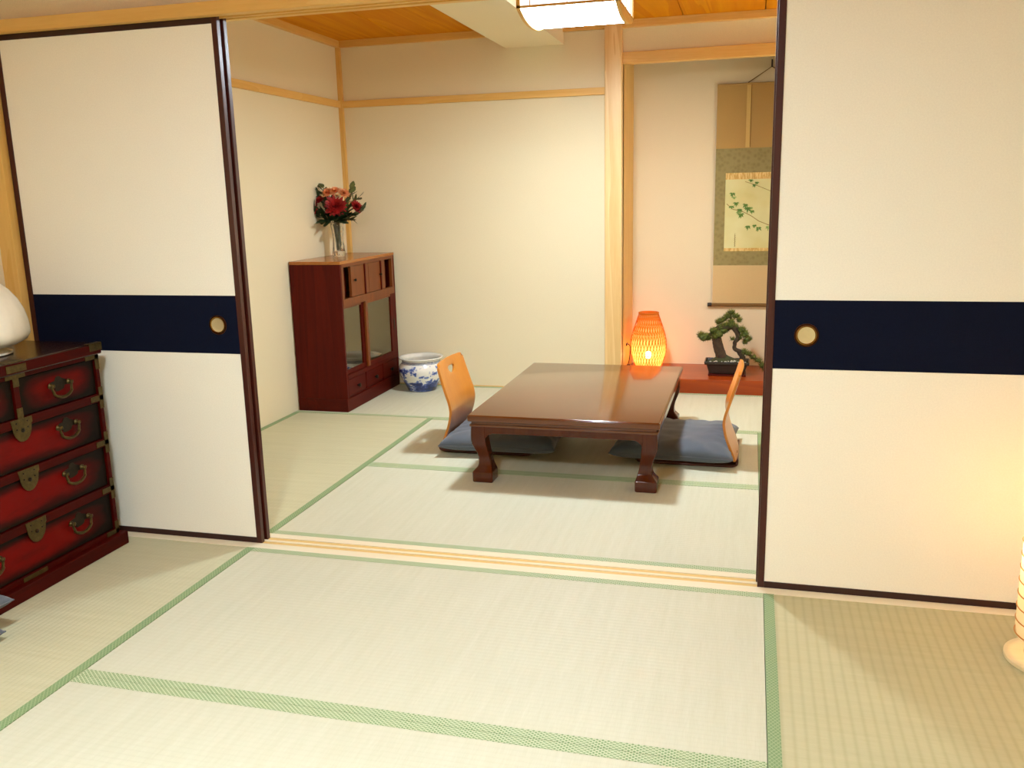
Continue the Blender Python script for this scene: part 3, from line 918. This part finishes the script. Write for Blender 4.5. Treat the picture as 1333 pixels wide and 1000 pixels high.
VR = Vector((math.cos(.2657), math.sin(.2657), 0)); VU = Vector((0, 0, 1)); VF = Vector((math.sin(.2657), -math.cos(.2657), 0))  # right / up / toward the room
C0 = Vector((VX, VY, VZ))
def at(r, u, f): return C0+VR*r+VU*u+VF*f
def stem_pts(c, k):
    an = k*2.4
    foot = C0+Vector((.014*math.cos(an), .014*math.sin(an), .036)); neck = C0+Vector((.018*math.cos(an+1), .018*math.sin(an+1), .20))
    neck += (Vector((c.x, c.y, 0))-Vector((C0.x, C0.y, 0)))*.07
    return [foot, foot.lerp(neck, .5), neck, neck.lerp(c, .5)+Vector((0, 0, .012)), c]
def flower(name, pos, face, rad, layers, per, width, mat, label, k, stemmat='stem'):
    c = at(*pos); rnd = random.Random(k*13+1)
    ax = (VR*face[0]+VU*face[1]+VF*face[2])
    t = thing(name, label, 'flower', tuple(C0+Vector((0, 0, .036))), 'flowers in the crystal vase')
    obj('bloom', bloom_bm(c, ax, rad, layers, per, width, rnd), M[mat], t, smooth=True, angle=0)
    obj('stem', tube(spline(stem_pts(c-ax.normalized()*.004, k), 12), .0028, 6), M[stemmat], t, smooth=True)
def sprig(pos, label, k, leaves, size, mat, spread=.06, drop=0.0, cat='leaf spray', name='leaf_spray'):
    c = at(*pos); rnd = random.Random(k*17+5)
    t = thing(name, label, cat, tuple(C0+Vector((0, 0, .036))), 'flowers in the crystal vase')
    sp = spline(stem_pts(c, k), 14)
    obj('stem', tube(sp, .0024, 6), M['stem'], t, smooth=True)
    bm = bmesh.new()
    for i in range(leaves):
        f = .62+.38*i/max(1, leaves-1)
        b = sp[int(f*13)]
        out = (c-C0); out.z *= .4; out.normalize()
        d = out*.9+VU*rnd.uniform(-.3-drop, .8-drop)+Vector((rnd.uniform(-1, 1), rnd.uniform(-1, 1), rnd.uniform(-.2, .4)))*.75
        leaf_bm(bm, b, d, Vector((rnd.uniform(-.4, .4), rnd.uniform(-.4, .4), 1)), size*rnd.uniform(.75, 1.2), size*rnd.uniform(.42, .6), rnd)
    obj('leaves', bm, M[mat], t, smooth=True, angle=0)
D = -.035
flower('red_flower', (.008, .335+D, .055), (.1, .35, 1), .074, 5, 17, .023, 'red', 'largest red bloom at the front centre of the bouquet', 1)
flower('red_flower', (-.130, .325+D, .02), (-.75, .35, .7), .052, 4, 13, .019, 'red', 'small red bloom at the left edge of the bouquet', 2)
flower('red_flower', (.125, .330+D, .03), (.7, .45, .6), .044, 4, 12, .017, 'red', 'small red bloom at the right edge of the bouquet', 3)
flower('red_flower', (-.090, .372+D, .015), (-.5, .8, .5), .036, 3, 11, .016, 'red', 'dull red bloom tucked high on the left of the bouquet', 9)
for i, (r, u, f, rad, m) in enumerate([(-.040, .412, .02, .044, 'peach'), (.005, .420, .03, .042, 'peach'), (.055, .408, .02, .042, 'peach'), (.020, .392, .045, .030, 'cream_petal')]):
    flower('peach_flower', (r, u+D, f), ((r*8), .8, .6), rad, 4, 13, .013, m,
           ['leftmost peach bloom at the top of the bouquet', 'topmost peach bloom in the middle of the bouquet', 'rightmost peach bloom at the top of the bouquet', 'cream bloom just above the largest red bloom'][i], 20+i)
for i, (r, u, f, n, s, m, dr, lb) in enumerate([
    (-.070, .450, .01, 10, .070, 'leaf2', 0, 'tall olive leaf spray rising at the upper left of the bouquet'),
    (.095, .435, .00, 10, .070, 'leaf2', 0, 'tall olive leaf spray rising at the upper right of the bouquet'),
    (-.155, .280, .03, 9, .090, 'leaf', .5, 'dark leaf spray sticking out low on the left of the bouquet'),
    (.135, .290, .03, 10, .090, 'leaf', .4, 'dark leaf spray under the right red bloom'),
    (-.050, .250, .05, 11, .105, 'leaf', .5, 'dark broad leaves hanging at the front left over the vase rim'),
    (.045, .245, .05, 11, .100, 'leaf', .5, 'dark broad leaves hanging at the front right over the vase rim'),
    (.100, .255, .02, 5, .055, 'leaf2', .9, 'pale drooping leaves below the right side of the bouquet'),
    (-.105, .395, .0, 9, .070, 'leaf', 0, 'dark leaf spray behind the left red bloom'),
    (.0, .345, -.02, 12, .095, 'leaf', .2, 'dark leaf spray in the middle of the bouquet behind the large red bloom'),
    (.140, .388, -.01, 9, .062, 'leaf2', 0, 'olive leaf spray above the right red bloom')]):
    sprig((r, u+D, f), lb, 40+i, n, s, m, drop=dr)

# ------------------------------------------------------------------ blue and white pot
prof = [(.088, 0), (.092, .004), (.098, .02), (.118, .06), (.138, .105), (.144, .135), (.142, .155), (.132, .172), (.122, .182), (.121, .196), (.130, .205), (.141, .210), (.143, .214), (.140, .217),
        (.128, .214), (.114, .205), (.113, .19), (.125, .165), (.133, .135), (.126, .1), (.105, .055), (.085, .02), (.001, .016)]
bm = lathe(prof, 56)
bm.faces.ensure_lookup_table()
for k, f in enumerate(bm.faces):
    if 56*14 <= k: f.material_index = 1
o = obj('porcelain_pot', bm, [M['porcelain'], M['porcelain_white']], smooth=True, angle=0)
o.location = (-.343, 2.560, .0012)
tag(o, 'large blue and white porcelain pot on the tatami by the back wall', 'pot')

# ------------------------------------------------------------------ woven lamp in the alcove
def build_woven_lamp():
    cx, cy = 1.062, 2.985; z0 = TZ+.0005; H = .375
    t = thing('woven_lamp', 'glowing egg shaped lamp of woven bamboo in the alcove', 'lamp', (cx, cy, z0))
    def rad(k):   # k 0..1
        pts = [(0, .080, .19), (.2, .107, .10), (.40, .117, 0), (.7, .098, -.115), (1, .061, -.125)]
        for (a, ra, ma), (b, rb, mb) in zip(pts, pts[1:]):
            if k <= b+1e-9:
                h = b-a; f = (k-a)/h
                return (2*f**3-3*f*f+1)*ra+(f**3-2*f*f+f)*h*ma+(-2*f**3+3*f*f)*rb+(f**3-f*f)*h*mb
        return pts[-1][1]
    bm = bmesh.new()
    def strip(a0, twist, w, dr, seg=22, k0=0.0, k1=1.0):
        prev = None
        for i in range(seg+1):
            k = k0+(k1-k0)*i/seg; a = a0+twist*k; r = rad(k)+dr
            ha = w/2/r
            cur = [bm.verts.new((cx+r*math.cos(a+s*ha), cy+r*math.sin(a+s*ha), z0+.012+k*(H-.018))) for s in (-1, 1)]
            if prev: bm.faces.new((prev[0], prev[1], cur[1], cur[0]))
            prev = cur
    n = 36
    for i in range(n):
        strip(2*PI*i/n, 1.0, .0052, 0)
        strip(2*PI*(i+.5)/n, -.55, .0046, .0012)
    for i in range(n):
        strip(2*PI*(i+.25)/n, .5, .0036, -.0012, k0=.45)
        strip(2*PI*(i+.75)/n, -1.6, .0036, -.002, k0=.62)
    o = obj('woven_shade', bm, M['bamboo'], t)
    kk = [i/24 for i in range(25)]
    obj('paper_liner', lathe([(rad(k)-.007, .012+k*(H-.03)) for k in kk], 48, (cx, cy, z0), cap0=False, cap1=False), M['liner'], t, smooth=True)
    bm = bmesh.new()
    tube([(cx+.061*math.cos(2*PI*i/40), cy+.061*math.sin(2*PI*i/40), z0+H-.006) for i in range(40)], .0055, 8, bm, True)
    obj('rim', bm, M['bamboo'], t, smooth=True)
    obj('base', lathe([(.082, 0), (.084, .004), (.084, .012), (.078, .014)], 40, (cx, cy, z0)), M['toko_board'], t, smooth=True)
    bm = bmesh.new(); bmesh.ops.create_icosphere(bm, subdivisions=2, radius=.024)
    bm.transform(Matrix.Translation((cx, cy, z0+.095)))
    obj('bulb', bm, M['bulb_orange'], t, smooth=True)
    obj('socket', lathe([(.014, 0), (.014, .056), (.010, .060)], 16, (cx, cy, z0+.0135)), M['black'], t, smooth=True)
    pts = spline([(.9335, 2.93, .262), (.945, 2.93, .258), (.952, 2.935, .235), (.948, 2.93, .17), (.938, 2.925, .12), (.942, 2.92, TZ+.004), (.962, 2.93, TZ+.004), (.985, 2.96, TZ+.004)], 40)
    c = obj('cord', tube(pts, .003, 6), M['black'], t, smooth=True)
    obj('plug', box(.928, .934, 2.905, 2.955, .253, .269, bevel=.002), M['black'], c)
    obj('switch', box(.932, .952, 2.905, 2.935, TZ+.001, TZ+.045, bevel=.006), M['black'], c)
build_woven_lamp()

# ------------------------------------------------------------------ bonsai
def build_bonsai():
    Y = 2.905
    st = box(1.448, 1.676, Y-.075, Y+.075, TZ+.0005, TZ+.010, bevel=.002)
    tag(obj('plant_stand', st, M['cab_y']), 'thin red brown wooden board under the bonsai pot', 'stand')
    z0 = TZ+.0105
    t = thing('bonsai', 'small pine bonsai with a leaning trunk in a dark rectangular pot', 'bonsai', (1.56, Y, z0))
    # pot: tapered tray with a lip
    bm = bmesh.new()
    def rect(hx, hy, z): return [bm.verts.new((1.56+sx*hx, Y+sy*hy, z0+z)) for sx, sy in ((-1, -1), (1, -1), (1, 1), (-1, 1))]
    L = [rect(.104, .058, 0), rect(.106, .060, .006), rect(.122, .068, .058), rect(.134, .076, .060), rect(.136, .078, .078), rect(.128, .070, .080), rect(.124, .066, .062)]
    for a, b in zip(L, L[1:]):
        for k in range(4): bm.faces.new((a[k], a[(k+1) % 4], b[(k+1) % 4], b[k]))
    bm.faces.new(L[0]); bm.faces.new(L[-1])
    obj('pot', bm, M['pot_dark'], t, bevel=.003)
    # soil mound with moss
    bm = bmesh.new(); bmesh.ops.create_grid(bm, x_segments=26, y_segments=14, size=1)
    for v in bm.verts:
        u, w = v.co.x, v.co.y
        v.co = Vector((1.56+u*.124, Y+w*.066, z0+.064+.026*(1-u*u)*(1-w*w)+.03*math.exp(-((u+.25)/.4)**2-(w/.6)**2)+.004*mnoise.noise(Vector((u*9, w*6, 1)))))
    obj('moss', bm, M['moss'], t, smooth=True, angle=0)
    bm = bmesh.new(); rnd = random.Random(4)
    for k in range(34):
        u = rnd.uniform(-.95, .95); w = rnd.uniform(-.95, -.6)
        b2 = bmesh.ops.create_icosphere(bm, subdivisions=1, radius=rnd.uniform(.004, .0075))
        p = Vector((1.56+u*.118, Y+w*.062, z0+.074+.012*(1-u*u)*(1-w*w)))
        for v in b2['verts']: v.co = v.co*1.0+p
    o = obj('pebbles', bm, M['pebble'], t); o['kind'] = 'stuff'
    # trunks
    def P(px, z, dy=0): return Vector((px, Y+dy, z))
    def rough(pts, rad, seg, s):
        sp = spline(pts, seg); m = len(rad)-1
        rr = [rad[min(int(i/(seg-1)*m), m-1)]+(rad[min(int(i/(seg-1)*m)+1, m)]-rad[min(int(i/(seg-1)*m), m-1)])*((i/(seg-1)*m) % 1 if i < seg-1 else 1) for i in range(seg)]
        bm = tube(sp, rr, 12)
        for v in bm.verts: v.co += Vector((1, 1, .3))*mnoise.noise(v.co*s)*.006
        return bm
    bm = rough([P(1.535, .165), P(1.517, .22), P(1.497, .29), P(1.490, .335), P(1.505, .37), P(1.54, .385), P(1.585, .395)], [.044, .032, .029, .028, .026, .026, .022], 34, 45)
    tr = obj('trunk', bm, M['bark'], t, smooth=True, angle=0)
    def br(pts, rad, seg=24): obj('branch', rough(pts, rad, seg, 60), M['bark'], tr, smooth=True, angle=0)
    br([P(1.655, .160), P(1.650, .205), P(1.628, .235), P(1.603, .255), P(1.606, .29), P(1.622, .32), P(1.615, .355), P(1.59, .39), P(1.56, .40)], [.020, .017, .015, .013, .012, .014, .016, .019, .020], 40)
    br([P(1.505, .34), P(1.47, .345), P(1.425, .325), P(1.40, .325)], [.016, .012, .010, .006])
    br([P(1.575, .39), P(1.577, .43), P(1.57, .47)], [.012, .010, .006])
    br([P(1.60, .385), P(1.64, .37), P(1.67, .335), P(1.69, .30)], [.010, .009, .007, .005])
    br([P(1.628, .235), P(1.665, .225), P(1.71, .205), P(1.75, .175), P(1.78, .15)], [.010, .009, .008, .007, .005])
    # foliage pads: needles over small lumpy cores
    def pad(blobs, seed, n, dens=1.0):
        rnd = random.Random(seed); bm = bmesh.new()
        fs = []
        for (x, z, rx, rz, dy) in blobs:
            b = bmesh.ops.create_icosphere(bm, subdivisions=2, radius=1)
            for v in b['verts']:
                k = 1+.3*mnoise.noise(v.co*2.2+Vector((x*20, z*20, seed)))
                v.co = Vector((x+v.co.x*rx*.82*k, Y+dy+v.co.y*rx*.82*k, z+v.co.z*rz*.82*k))
        for (x, z, rx, rz, dy) in blobs:
            for _ in range(int(n*dens)):
                d = Vector((rnd.gauss(0, 1), rnd.gauss(0, 1), rnd.gauss(.15, 1))).normalized()
                p = Vector((x+d.x*rx*.78, Y+dy+d.y*rx*.78, z+d.z*rz*.78))
                dd = (d+Vector((0, 0, .45))+Vector((rnd.uniform(-.5, .5), rnd.uniform(-.5, .5), rnd.uniform(-.2, .5)))).normalized()
                s = dd.cross(Vector((rnd.random(), rnd.random(), rnd.random()))).normalized()*.0017
                L = rnd.uniform(.012, .022)
                f = bm.faces.new((bm.verts.new(p-s), bm.verts.new(p+s), bm.verts.new(p+dd*L)))
                f.material_index = 1 if d.z > rnd.uniform(-.1, .9) else 0  # upward needles mostly take the brighter green painted as lit
        o = obj('foliage', bm, [M['pine'], M['pine_lit']], t)
    pad([(1.415, .322, .036, .030, -.01), (1.395, .330, .024, .022, 0), (1.44, .318, .022, .022, 0)], 1, 130)
    pad([(1.475, .365, .030, .022, -.015), (1.505, .345, .034, .028, -.02), (1.535, .365, .030, .024, -.01), (1.555, .372, .02, .02, 0), (1.485, .330, .024, .024, -.02), (1.545, .398, .024, .018, -.008), (1.575, .400, .026, .020, -.01), (1.60, .392, .020, .018, 0), (1.52, .385, .024, .020, -.01)], 2, 110)
    pad([(1.515, .425, .026, .017, 0), (1.500, .415, .016, .016, 0), (1.54, .44, .018, .018, 0)], 3, 120)
    pad([(1.575, .478, .022, .014, 0), (1.555, .455, .022, .018, 0), (1.60, .455, .024, .018, 0), (1.625, .43, .016, .016, 0), (1.578, .42, .02, .022, -.01)], 4, 110)
    pad([(1.640, .37, .026, .022, 0), (1.660, .345, .026, .024, 0), (1.680, .315, .026, .022, 0), (1.665, .295, .016, .014, 0), (1.63, .325, .016, .022, 0)], 5, 120)
    pad([(1.66, .235, .020, .014, 0), (1.685, .222, .022, .013, 0), (1.645, .215, .014, .012, 0)], 6, 90)
    pad([(1.715, .198, .020, .013, 0), (1.745, .18, .020, .014, 0), (1.770, .152, .018, .022, 0), (1.785, .135, .012, .02, 0)], 7, 90)
    pad([(1.588, .312, .012, .010, 0)], 8, 60)
build_bonsai()

# ------------------------------------------------------------------ hanging scroll
def build_scroll():
    x0, xm = 1.449, 1.769; x1 = 2*xm-x0; yb = 3.206; th = .0016
    t = thing('hanging_scroll', 'tall hanging scroll with a painted green branch on the alcove wall', 'scroll', (xm, yb, .48))
    y0 = yb-th
    zT, zS1, zP0, zP1, zS2, zB = 1.852, 1.470, 1.320, .838, .742, .488
    obj('brocade_panel', box(x0, x1, y0, yb, zS2, zS1), M['brocade'], t)
    obj('upper_panel', box(x0, x1, y0, yb, zS1, zT), M['scroll_top'], t)
    obj('lower_panel', box(x0, x1, y0, yb, zB, zS2), M['scroll_low'], t)
    px0 = x0+.064; px1 = 2*xm-px0
    pt = obj('painting', box(px0, px1, y0-.0006, y0, zP1+.012, zP0-.04), M['painting'], t)
    obj('gold_strip', box(px0, px1, y0-.0008, y0, zP0-.04, zP0), M['gold_strip'], t)
    obj('gold_strip', box(px0, px1, y0-.0008, y0, zP1-.006, zP1+.014), M['gold_strip'], t)
    # painted branch and leaves (flat marks on the paper)
    yp = y0-.0009
    def stroke(bm, pts, w):
        for a, b in zip(pts, pts[1:]):
            a = Vector((a[0], a[1])); b = Vector((b[0], b[1])); d = (b-a).normalized(); n = Vector((-d.y, d.x))*w/2
            bm.faces.new([bm.verts.new((p.x, yp, p.y)) for p in (a-n, b-n, b+n, a+n)])
    sx = (px1-px0); W = px0
    def Q(u, v): return (W+u, zP0-v)          # metres right of / below the painting's upper left corner
    bm = bmesh.new()
    stroke(bm, [Q(.01, .19), Q(.05, .225), Q(.10, .235), Q(.16, .265), Q(.21, .30), Q(.27, .325), Q(.36, .335)], .0045)
    obj('painted_branch', bm, M['ink_brown'], pt); bm = bmesh.new()
    stroke(bm, [Q(.12, .055), Q(.18, .075), Q(.25, .105), Q(.32, .135), Q(.42, .15)], .0035)
    obj('painted_branch', bm, M['ink_brown'], pt)
    rnd = random.Random(21); bms = [bmesh.new(), bmesh.new()]
    def leafmark(u, v, s, k):
        bm = bms[k]
        for q in range(5):
            a = -PI/2+(q-2)*.62+rnd.uniform(-.2, .2); L = s*(1-.14*abs(q-2))*rnd.uniform(.8, 1.15)
            c = Vector(Q(u, v)); d = Vector((math.cos(a), math.sin(a))); n = Vector((-d.y, d.x))*s*.16
            m = c+d*L*.45
            bm.faces.new([bm.verts.new((p.x, yp-.0002*q, p.y)) for p in (c, m-n, c+d*L, m+n)])
    for u, v, s, k in [(.045, .135, .030, 0), (.055, .16, .022, 1), (.04, .215, .028, 0), (.07, .195, .030, 0), (.09, .235, .032, 0), (.10, .265, .034, 0), (.125, .205, .030, 0), (.14, .225, .036, 0), (.165, .245, .026, 0),
                       (.085, .25, .028, 1), (.16, .225, .024, 1), (.145, .34, .030, 0), (.185, .335, .024, 0), (.21, .35, .032, 0), (.155, .055, .024, 0), (.19, .07, .024, 0), (.175, .085, .022, 0),
                       (.30, .055, .028, 0), (.335, .075, .030, 0), (.325, .12, .028, 0), (.33, .155, .028, 1), (.27, .345, .030, 1), (.30, .335, .026, 1), (.335, .31, .030, 0), (.33, .345, .026, 1), (.37, .09, .03, 0), (.40, .14, .03, 0), (.40, .33, .03, 0)]:
        leafmark(u, v-.012, s, k)
    obj('painted_leaves', bms[0], M['ink_green'], pt); obj('painted_leaves', bms[1], M['ink_green2'], pt)
    bm = bmesh.new()
    for k in range(6):
        z = .385+k*.013
        stroke(bm, [Q(.064+.003*(k % 2), z), Q(.07, z+.005), Q(.063, z+.009)], .003)
    stroke(bm, [Q(.067, .375), Q(.066, .46)], .002)
    obj('signature', bm, M['ink_brown'], pt)
    # hanging strips, rods, knobs, cord
    for x in (1.640, 2*xm-1.640):
        hs = obj('hanging_strip', box(x-.013, x+.013, y0-.003, y0-.001, zS1+.004, zT), M['futai'], t)
        obj('edging', box(x+.0128, x+.0165, y0-.0034, y0-.001, zS1+.004, zT), M['cord'], hs)
    obj('top_rod', tube([(x0, yb-.006, zT), (x1, yb-.006, zT)], .006, 10), M['scroll_top'], t, smooth=True)
    r = obj('roller', tube([(x0-.004, yb-.008, zB), (x1+.004, yb-.008, zB)], .011, 14), M['cord'], t, smooth=True)
    for s, x in ((-1, x0-.004), (1, x1+.004)):
        obj('knob', tube([(x, yb-.008, zB), (x+s*.026, yb-.008, zB)], .013, 16), M['pot_dark'], r, smooth=True)
    c = obj('hanging_cord', tube([(1.632, yb-.006, zT+.006), (xm, yb-.006, 1.944), (2*xm-1.632, yb-.006, zT+.006)], .0028, 6), M['cord'], t)
    obj('cord_tail', tube(spline([(xm, yb-.009, 1.944), (xm+.03, yb-.011, 1.925), (xm+.022, yb-.011, 1.89), (xm+.04, yb-.011, 1.86)], 14), .0025, 6), M['cord'], c, smooth=True)
    bm = box(xm-.004, xm+.004, yb-.010, YT, 1.952, 1.962)
    bx(bm, xm-.004, xm+.004, yb-.014, yb-.008, 1.94, 1.985)
    tag(obj('scroll_hook', bm, M['black']), 'small black hook holding up the scroll cord', 'hook')
build_scroll()

# ------------------------------------------------------------------ lacquer chest by the near left wall
def build_chest():
    X0, X1, Y0, Y1, H = -.938, -.510, -.850, -.115, .747
    t = thing('drawer_chest', 'red and black lacquered chest of drawers with dark metal fittings', 'chest', ((X0+X1)/2, (Y0+Y1)/2, 0))
    f = X1                                      # front plane of the case
    bm = bmesh.new()
    bx(bm, X0, f-.02, Y0, Y1, .05, .70)
    obj('case', bm, M['chest_dark'], t, bevel=.002)
    obj('top', box(X0, f+.008, Y0-.012, Y1+.012, .708, H, bevel=.003), M['chest_top'], t)
    obj('top_edge', box(f+.008, f+.0085, Y0-.010, Y1+.010, .712, H-.004), M['chest'], t)
    obj('plinth', box(X0, f+.022, Y0-.02, Y1+.02, 0, .048, bevel=.004), M['chest'], t)
    for a, b in ((Y0, Y0+.016), (Y1-.016, Y1)):
        obj('post', box(f-.02, f, a, b, .048, .70), M['chest'], t, bevel=.001)
    rails = [(.048, .066), (.204, .234), (.377, .405), (.539, .568), (.694, .708)]
    for a, b in rails:
        obj('rail', box(f-.02, f-.001, Y0+.016, Y1-.016, a, b), M['chest'], t, bevel=.001)
    obj('divider', box(f-.02, f-.001, -.492, -.470, .568, .694), M['chest'], t, bevel=.001)
    # bail handle with cloud shaped backplate, centred at (y,z)
    def handle(y, z, d, S=1.2):
        pts = []
        for k in range(40):
            a = 2*PI*k/40
            r = .021+.0045*math.cos(4*a)+.002*math.cos(7*a+1)
            pts.append((y+S*r*1.65*math.cos(a), z+.012+S*r*.82*math.sin(a)))
        xf = f-.008
        hd = obj('handle', prism(pts, 'x', xf, xf+.0016), M['iron_dark'], d, bevel=.0006)
        bm = bmesh.new()
        for s in (-1, 1):
            b = lathe([(.009, 0), (.0095, .003), (.006, .006), (.0045, .012), (.007, .016), (.003, .019)], 14)
            b.transform(Matrix.Translation((xf+.0016, y+S*s*.034, z+.012)) @ Matrix.Rotation(PI/2, 4, 'Y'))
            me = bpy.data.meshes.new('x'); b.to_mesh(me); b.free(); bm.from_mesh(me); bpy.data.meshes.remove(me)
        arc = [(xf+.012+.004*math.sin(PI*k/20), y-S*.036*math.cos(PI*k/20)*(1.12 if 3 < k < 17 else 1), z+.012-S*.036*math.sin(PI*k/20)**.85) for k in range(21)]
        tube(arc, [.0036+.0018*math.sin(PI*k/20) for k in range(21)], 8, bm)
        hd2 = bm
        o = obj('bail', hd2, M['iron'], d, smooth=True)
        return o
    def lock(z, d):
        y = -.481; xf = f-.0006
        pts = [(y-.043, z+.024), (y+.043, z+.024), (y+.043, z+.004), (y+.039, z+.002)]+[(y+.038*math.cos(a), z-.050*math.sin(a)) for a in [PI*k/18 for k in range(19)]]
        o = obj('lock_plate', prism(pts, 'x', xf, xf+.0018), M['iron'], d, bevel=.0006)
        b = lathe([(.007, 0), (.007, .002), (.004, .004)], 14); b.transform(Matrix.Translation((xf+.0018, y, z-.014)) @ Matrix.Rotation(PI/2, 4, 'Y'))
        bm = b
        for dy in (-.022, .022):
            for dz in (.012, -.008):
                c = lathe([(.0028, 0), (.0026, .0012), (.001, .002)], 8); c.transform(Matrix.Translation((xf+.0018, y+dy, z+dz)) @ Matrix.Rotation(PI/2, 4, 'Y'))
                me = bpy.data.meshes.new('x'); c.to_mesh(me); c.free(); bm.from_mesh(me); bpy.data.meshes.remove(me)
        obj('lock_rivets', bm, M['iron_dark'], d, smooth=True)
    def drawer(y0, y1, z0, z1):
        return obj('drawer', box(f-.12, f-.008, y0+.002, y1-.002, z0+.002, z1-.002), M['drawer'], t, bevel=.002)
    d = drawer(-.470, Y1-.016, .568, .694); handle(-.300, .628, d)
    d = drawer(Y0+.016, -.492, .568, .694); handle(-.662, .628, d)
    for z0, z1, hz in ((.405, .539, .485), (.234, .377, .325), (.066, .204, .148)):
        d = drawer(Y0+.016, Y1-.016, z0, z1)
        handle(-.290, hz, d); handle(-.672, hz, d)
        lock(z1+.004, d)
    # metal corner and T plates
    def plate(y0, y1, z0, z1, x=None):
        x = f-.0006 if x is None else x
        return box(x, x+.0022, y0, y1, z0, z1)
    bm = plate(-.520, -.442, .716, .738, f+.0086); bx(bm, f-.0008, f+.0014, -.520, -.442, .694, .706); bx(bm, f-.0008, f+.0014, -.4925, -.4695, .668, .694)
    bx(bm, f-.03, f+.009, -.520, -.442, H-.001, H+.001)
    obj('centre_fitting', bm, M['iron'], t)
    bm = plate(-.4925, -.4695, .568, .60); bx(bm, f-.0006, f+.0016, -.520, -.442, .545, .566)
    obj('centre_fitting', bm, M['iron'], t)
    for s in (-1, 1):
        ye = Y1 if s > 0 else Y0
        def yy(a, b): return (ye-b, ye-a) if s > 0 else (ye+a, ye+b)
        def mk(lst):
            bm = bmesh.new()
            for a, b, z0, z1 in lst:
                u, v = yy(a, b); bx(bm, f-.0008, f+.0014, u, v, z0, z1)
                if a < .001:
                    e = ye; bx(bm, f-.03, f+.0012, min(e, e+s*.0014), max(e, e+s*.0014), z0, z1)
            return bm
        bm = mk([(0, .017, .655, .706), (0, .062, .692, .706)])
        u, v = yy(-.014, .045); bx(bm, f-.012, f+.0100, u, v, .722, H+.0012)
        obj('corner_fitting', bm, M['iron'], t)
        for z in (.553, .391, .219):
            obj('corner_fitting', mk([(0, .017, z-.038, z+.038), (0, .058, z-.009, z+.009)]), M['iron'], t)
        obj('corner_fitting', mk([(0, .017, .05, .095), (0, .062, .05, .066)]), M['iron'], t)
    obj('base_fitting', plate(-.56, -.46, .049, .063), M['iron'], t)
build_chest()

# milk white lamp on the chest
def build_bell_lamp():
    c = (-.735, -.405, .7485)
    t = thing('table_lamp', 'unlit milk white dome lamp standing on the lacquer chest', 'lamp', c)
    def lobes(a, tt, r): return r*(1+.022*abs(math.cos(4*a+.35))**8)
    prof = [(.100, .026), (.130, .030), (.155, .044), (.166, .062), (.167, .078), (.165, .105), (.157, .14), (.142, .175), (.120, .207), (.092, .234), (.060, .255), (.036, .266), (.028, .276), (.030, .288), (.018, .293)]
    obj('shade', lathe(prof, 96, c, rad=lobes), M['shade_white'], t, smooth=True, angle=0)
    obj('base', lathe([(.108, 0), (.112, .002), (.111, .007), (.095, .012), (.075, .018), (.070, .030)], 48, c), M['shade_white'], t, smooth=True)
build_bell_lamp()

# ------------------------------------------------------------------ paper lantern by the right door
def build_lantern():
    cx, cy = 2.474, -.300; rS, z0, H = .094, .062, .62
    t = thing('paper_lantern', 'glowing cylindrical paper floor lantern at the right edge of the photo', 'lamp', (cx, cy, 0))
    obj('base', lathe([(.112, 0), (.115, .002), (.115, .011), (.111, .014), (.07, .016), (.06, .05)], 48, (cx, cy, .0005)), M['wood_base'], t, smooth=True)
    s = obj('paper_shade', lathe([(rS*.94, z0), (rS, z0+.03), (rS, z0+H*.5), (rS, H-.03), (rS*.94, H)], 64, (cx, cy, 0), cap0=False, cap1=False), M['washi'], t, smooth=True)
    bm = bmesh.new()
    for k in range(16):
        z = z0+.012+k*.0355
        r = rS+.0008
        tube([(cx+r*math.cos(2*PI*i/48), cy+r*math.sin(2*PI*i/48), z) for i in range(48)], .0018, 6, bm, True)
    obj('bamboo_rings', bm, M['ring'], s, smooth=True)
    bm = bmesh.new()
    for a in (PI*.25, PI*.75, PI*1.25, PI*1.75):
        tube([(cx+.09*math.cos(a), cy+.09*math.sin(a), .03), (cx+.09*math.cos(a), cy+.09*math.sin(a), H)], .003, 6, bm)
    obj('uprights', bm, M['wood_base'], t)
    bm = bmesh.new(); bmesh.ops.create_icosphere(bm, subdivisions=2, radius=.03)
    bm.transform(Matrix.Translation((cx, cy, .34)))
    obj('bulb', bm, M['bulb_warm'], t, smooth=True)
    obj('socket', lathe([(.016, .05), (.016, .30), (.012, .312)], 16, (cx, cy, 0)), M['black'], t, smooth=True)
build_lantern()

# standing globe lamp in the back right corner of the far room (behind the right door)
def build_floor_lamp():
    c = (2.42, 2.50, .0015)
    t = thing('floor_lamp', 'slim standing lamp with a small glowing globe in the corner behind the right sliding door', 'lamp', c)
    obj('base', lathe([(.12, 0), (.122, .004), (.12, .016), (.03, .022), (.012, .03)], 40, c), M['black'], t, smooth=True)
    obj('pole', lathe([(.010, .03), (.010, 1.02)], 16, c), M['black'], t, smooth=True)
    obj('holder', lathe([(.012, 1.02), (.035, 1.035), (.040, 1.06)], 24, c), M['black'], t, smooth=True)
    bm = bmesh.new(); bmesh.ops.create_icosphere(bm, subdivisions=3, radius=.07)
    bm.transform(Matrix.Translation((c[0], c[1], 1.125)))
    obj('globe', bm, M['globe'], t, smooth=True)
build_floor_lamp()

# ------------------------------------------------------------------ render look
w = bpy.data.worlds.new('world'); w.use_nodes = True
w.node_tree.nodes['Background'].inputs[0].default_value = (1, .9, .75, 1)
w.node_tree.nodes['Background'].inputs[1].default_value = .0
SC.world = w
SC.view_settings.view_transform = 'Standard'
SC.view_settings.look = 'None'
SC.view_settings.gamma = 1
SC.view_settings.use_curve_mapping = False
SC.view_settings.exposure = 0.90
SC.cycles.use_denoising = True
SC.cycles.max_bounces = 12
SC.cycles.diffuse_bounces = 8
SC.cycles.sample_clamp_indirect = 6
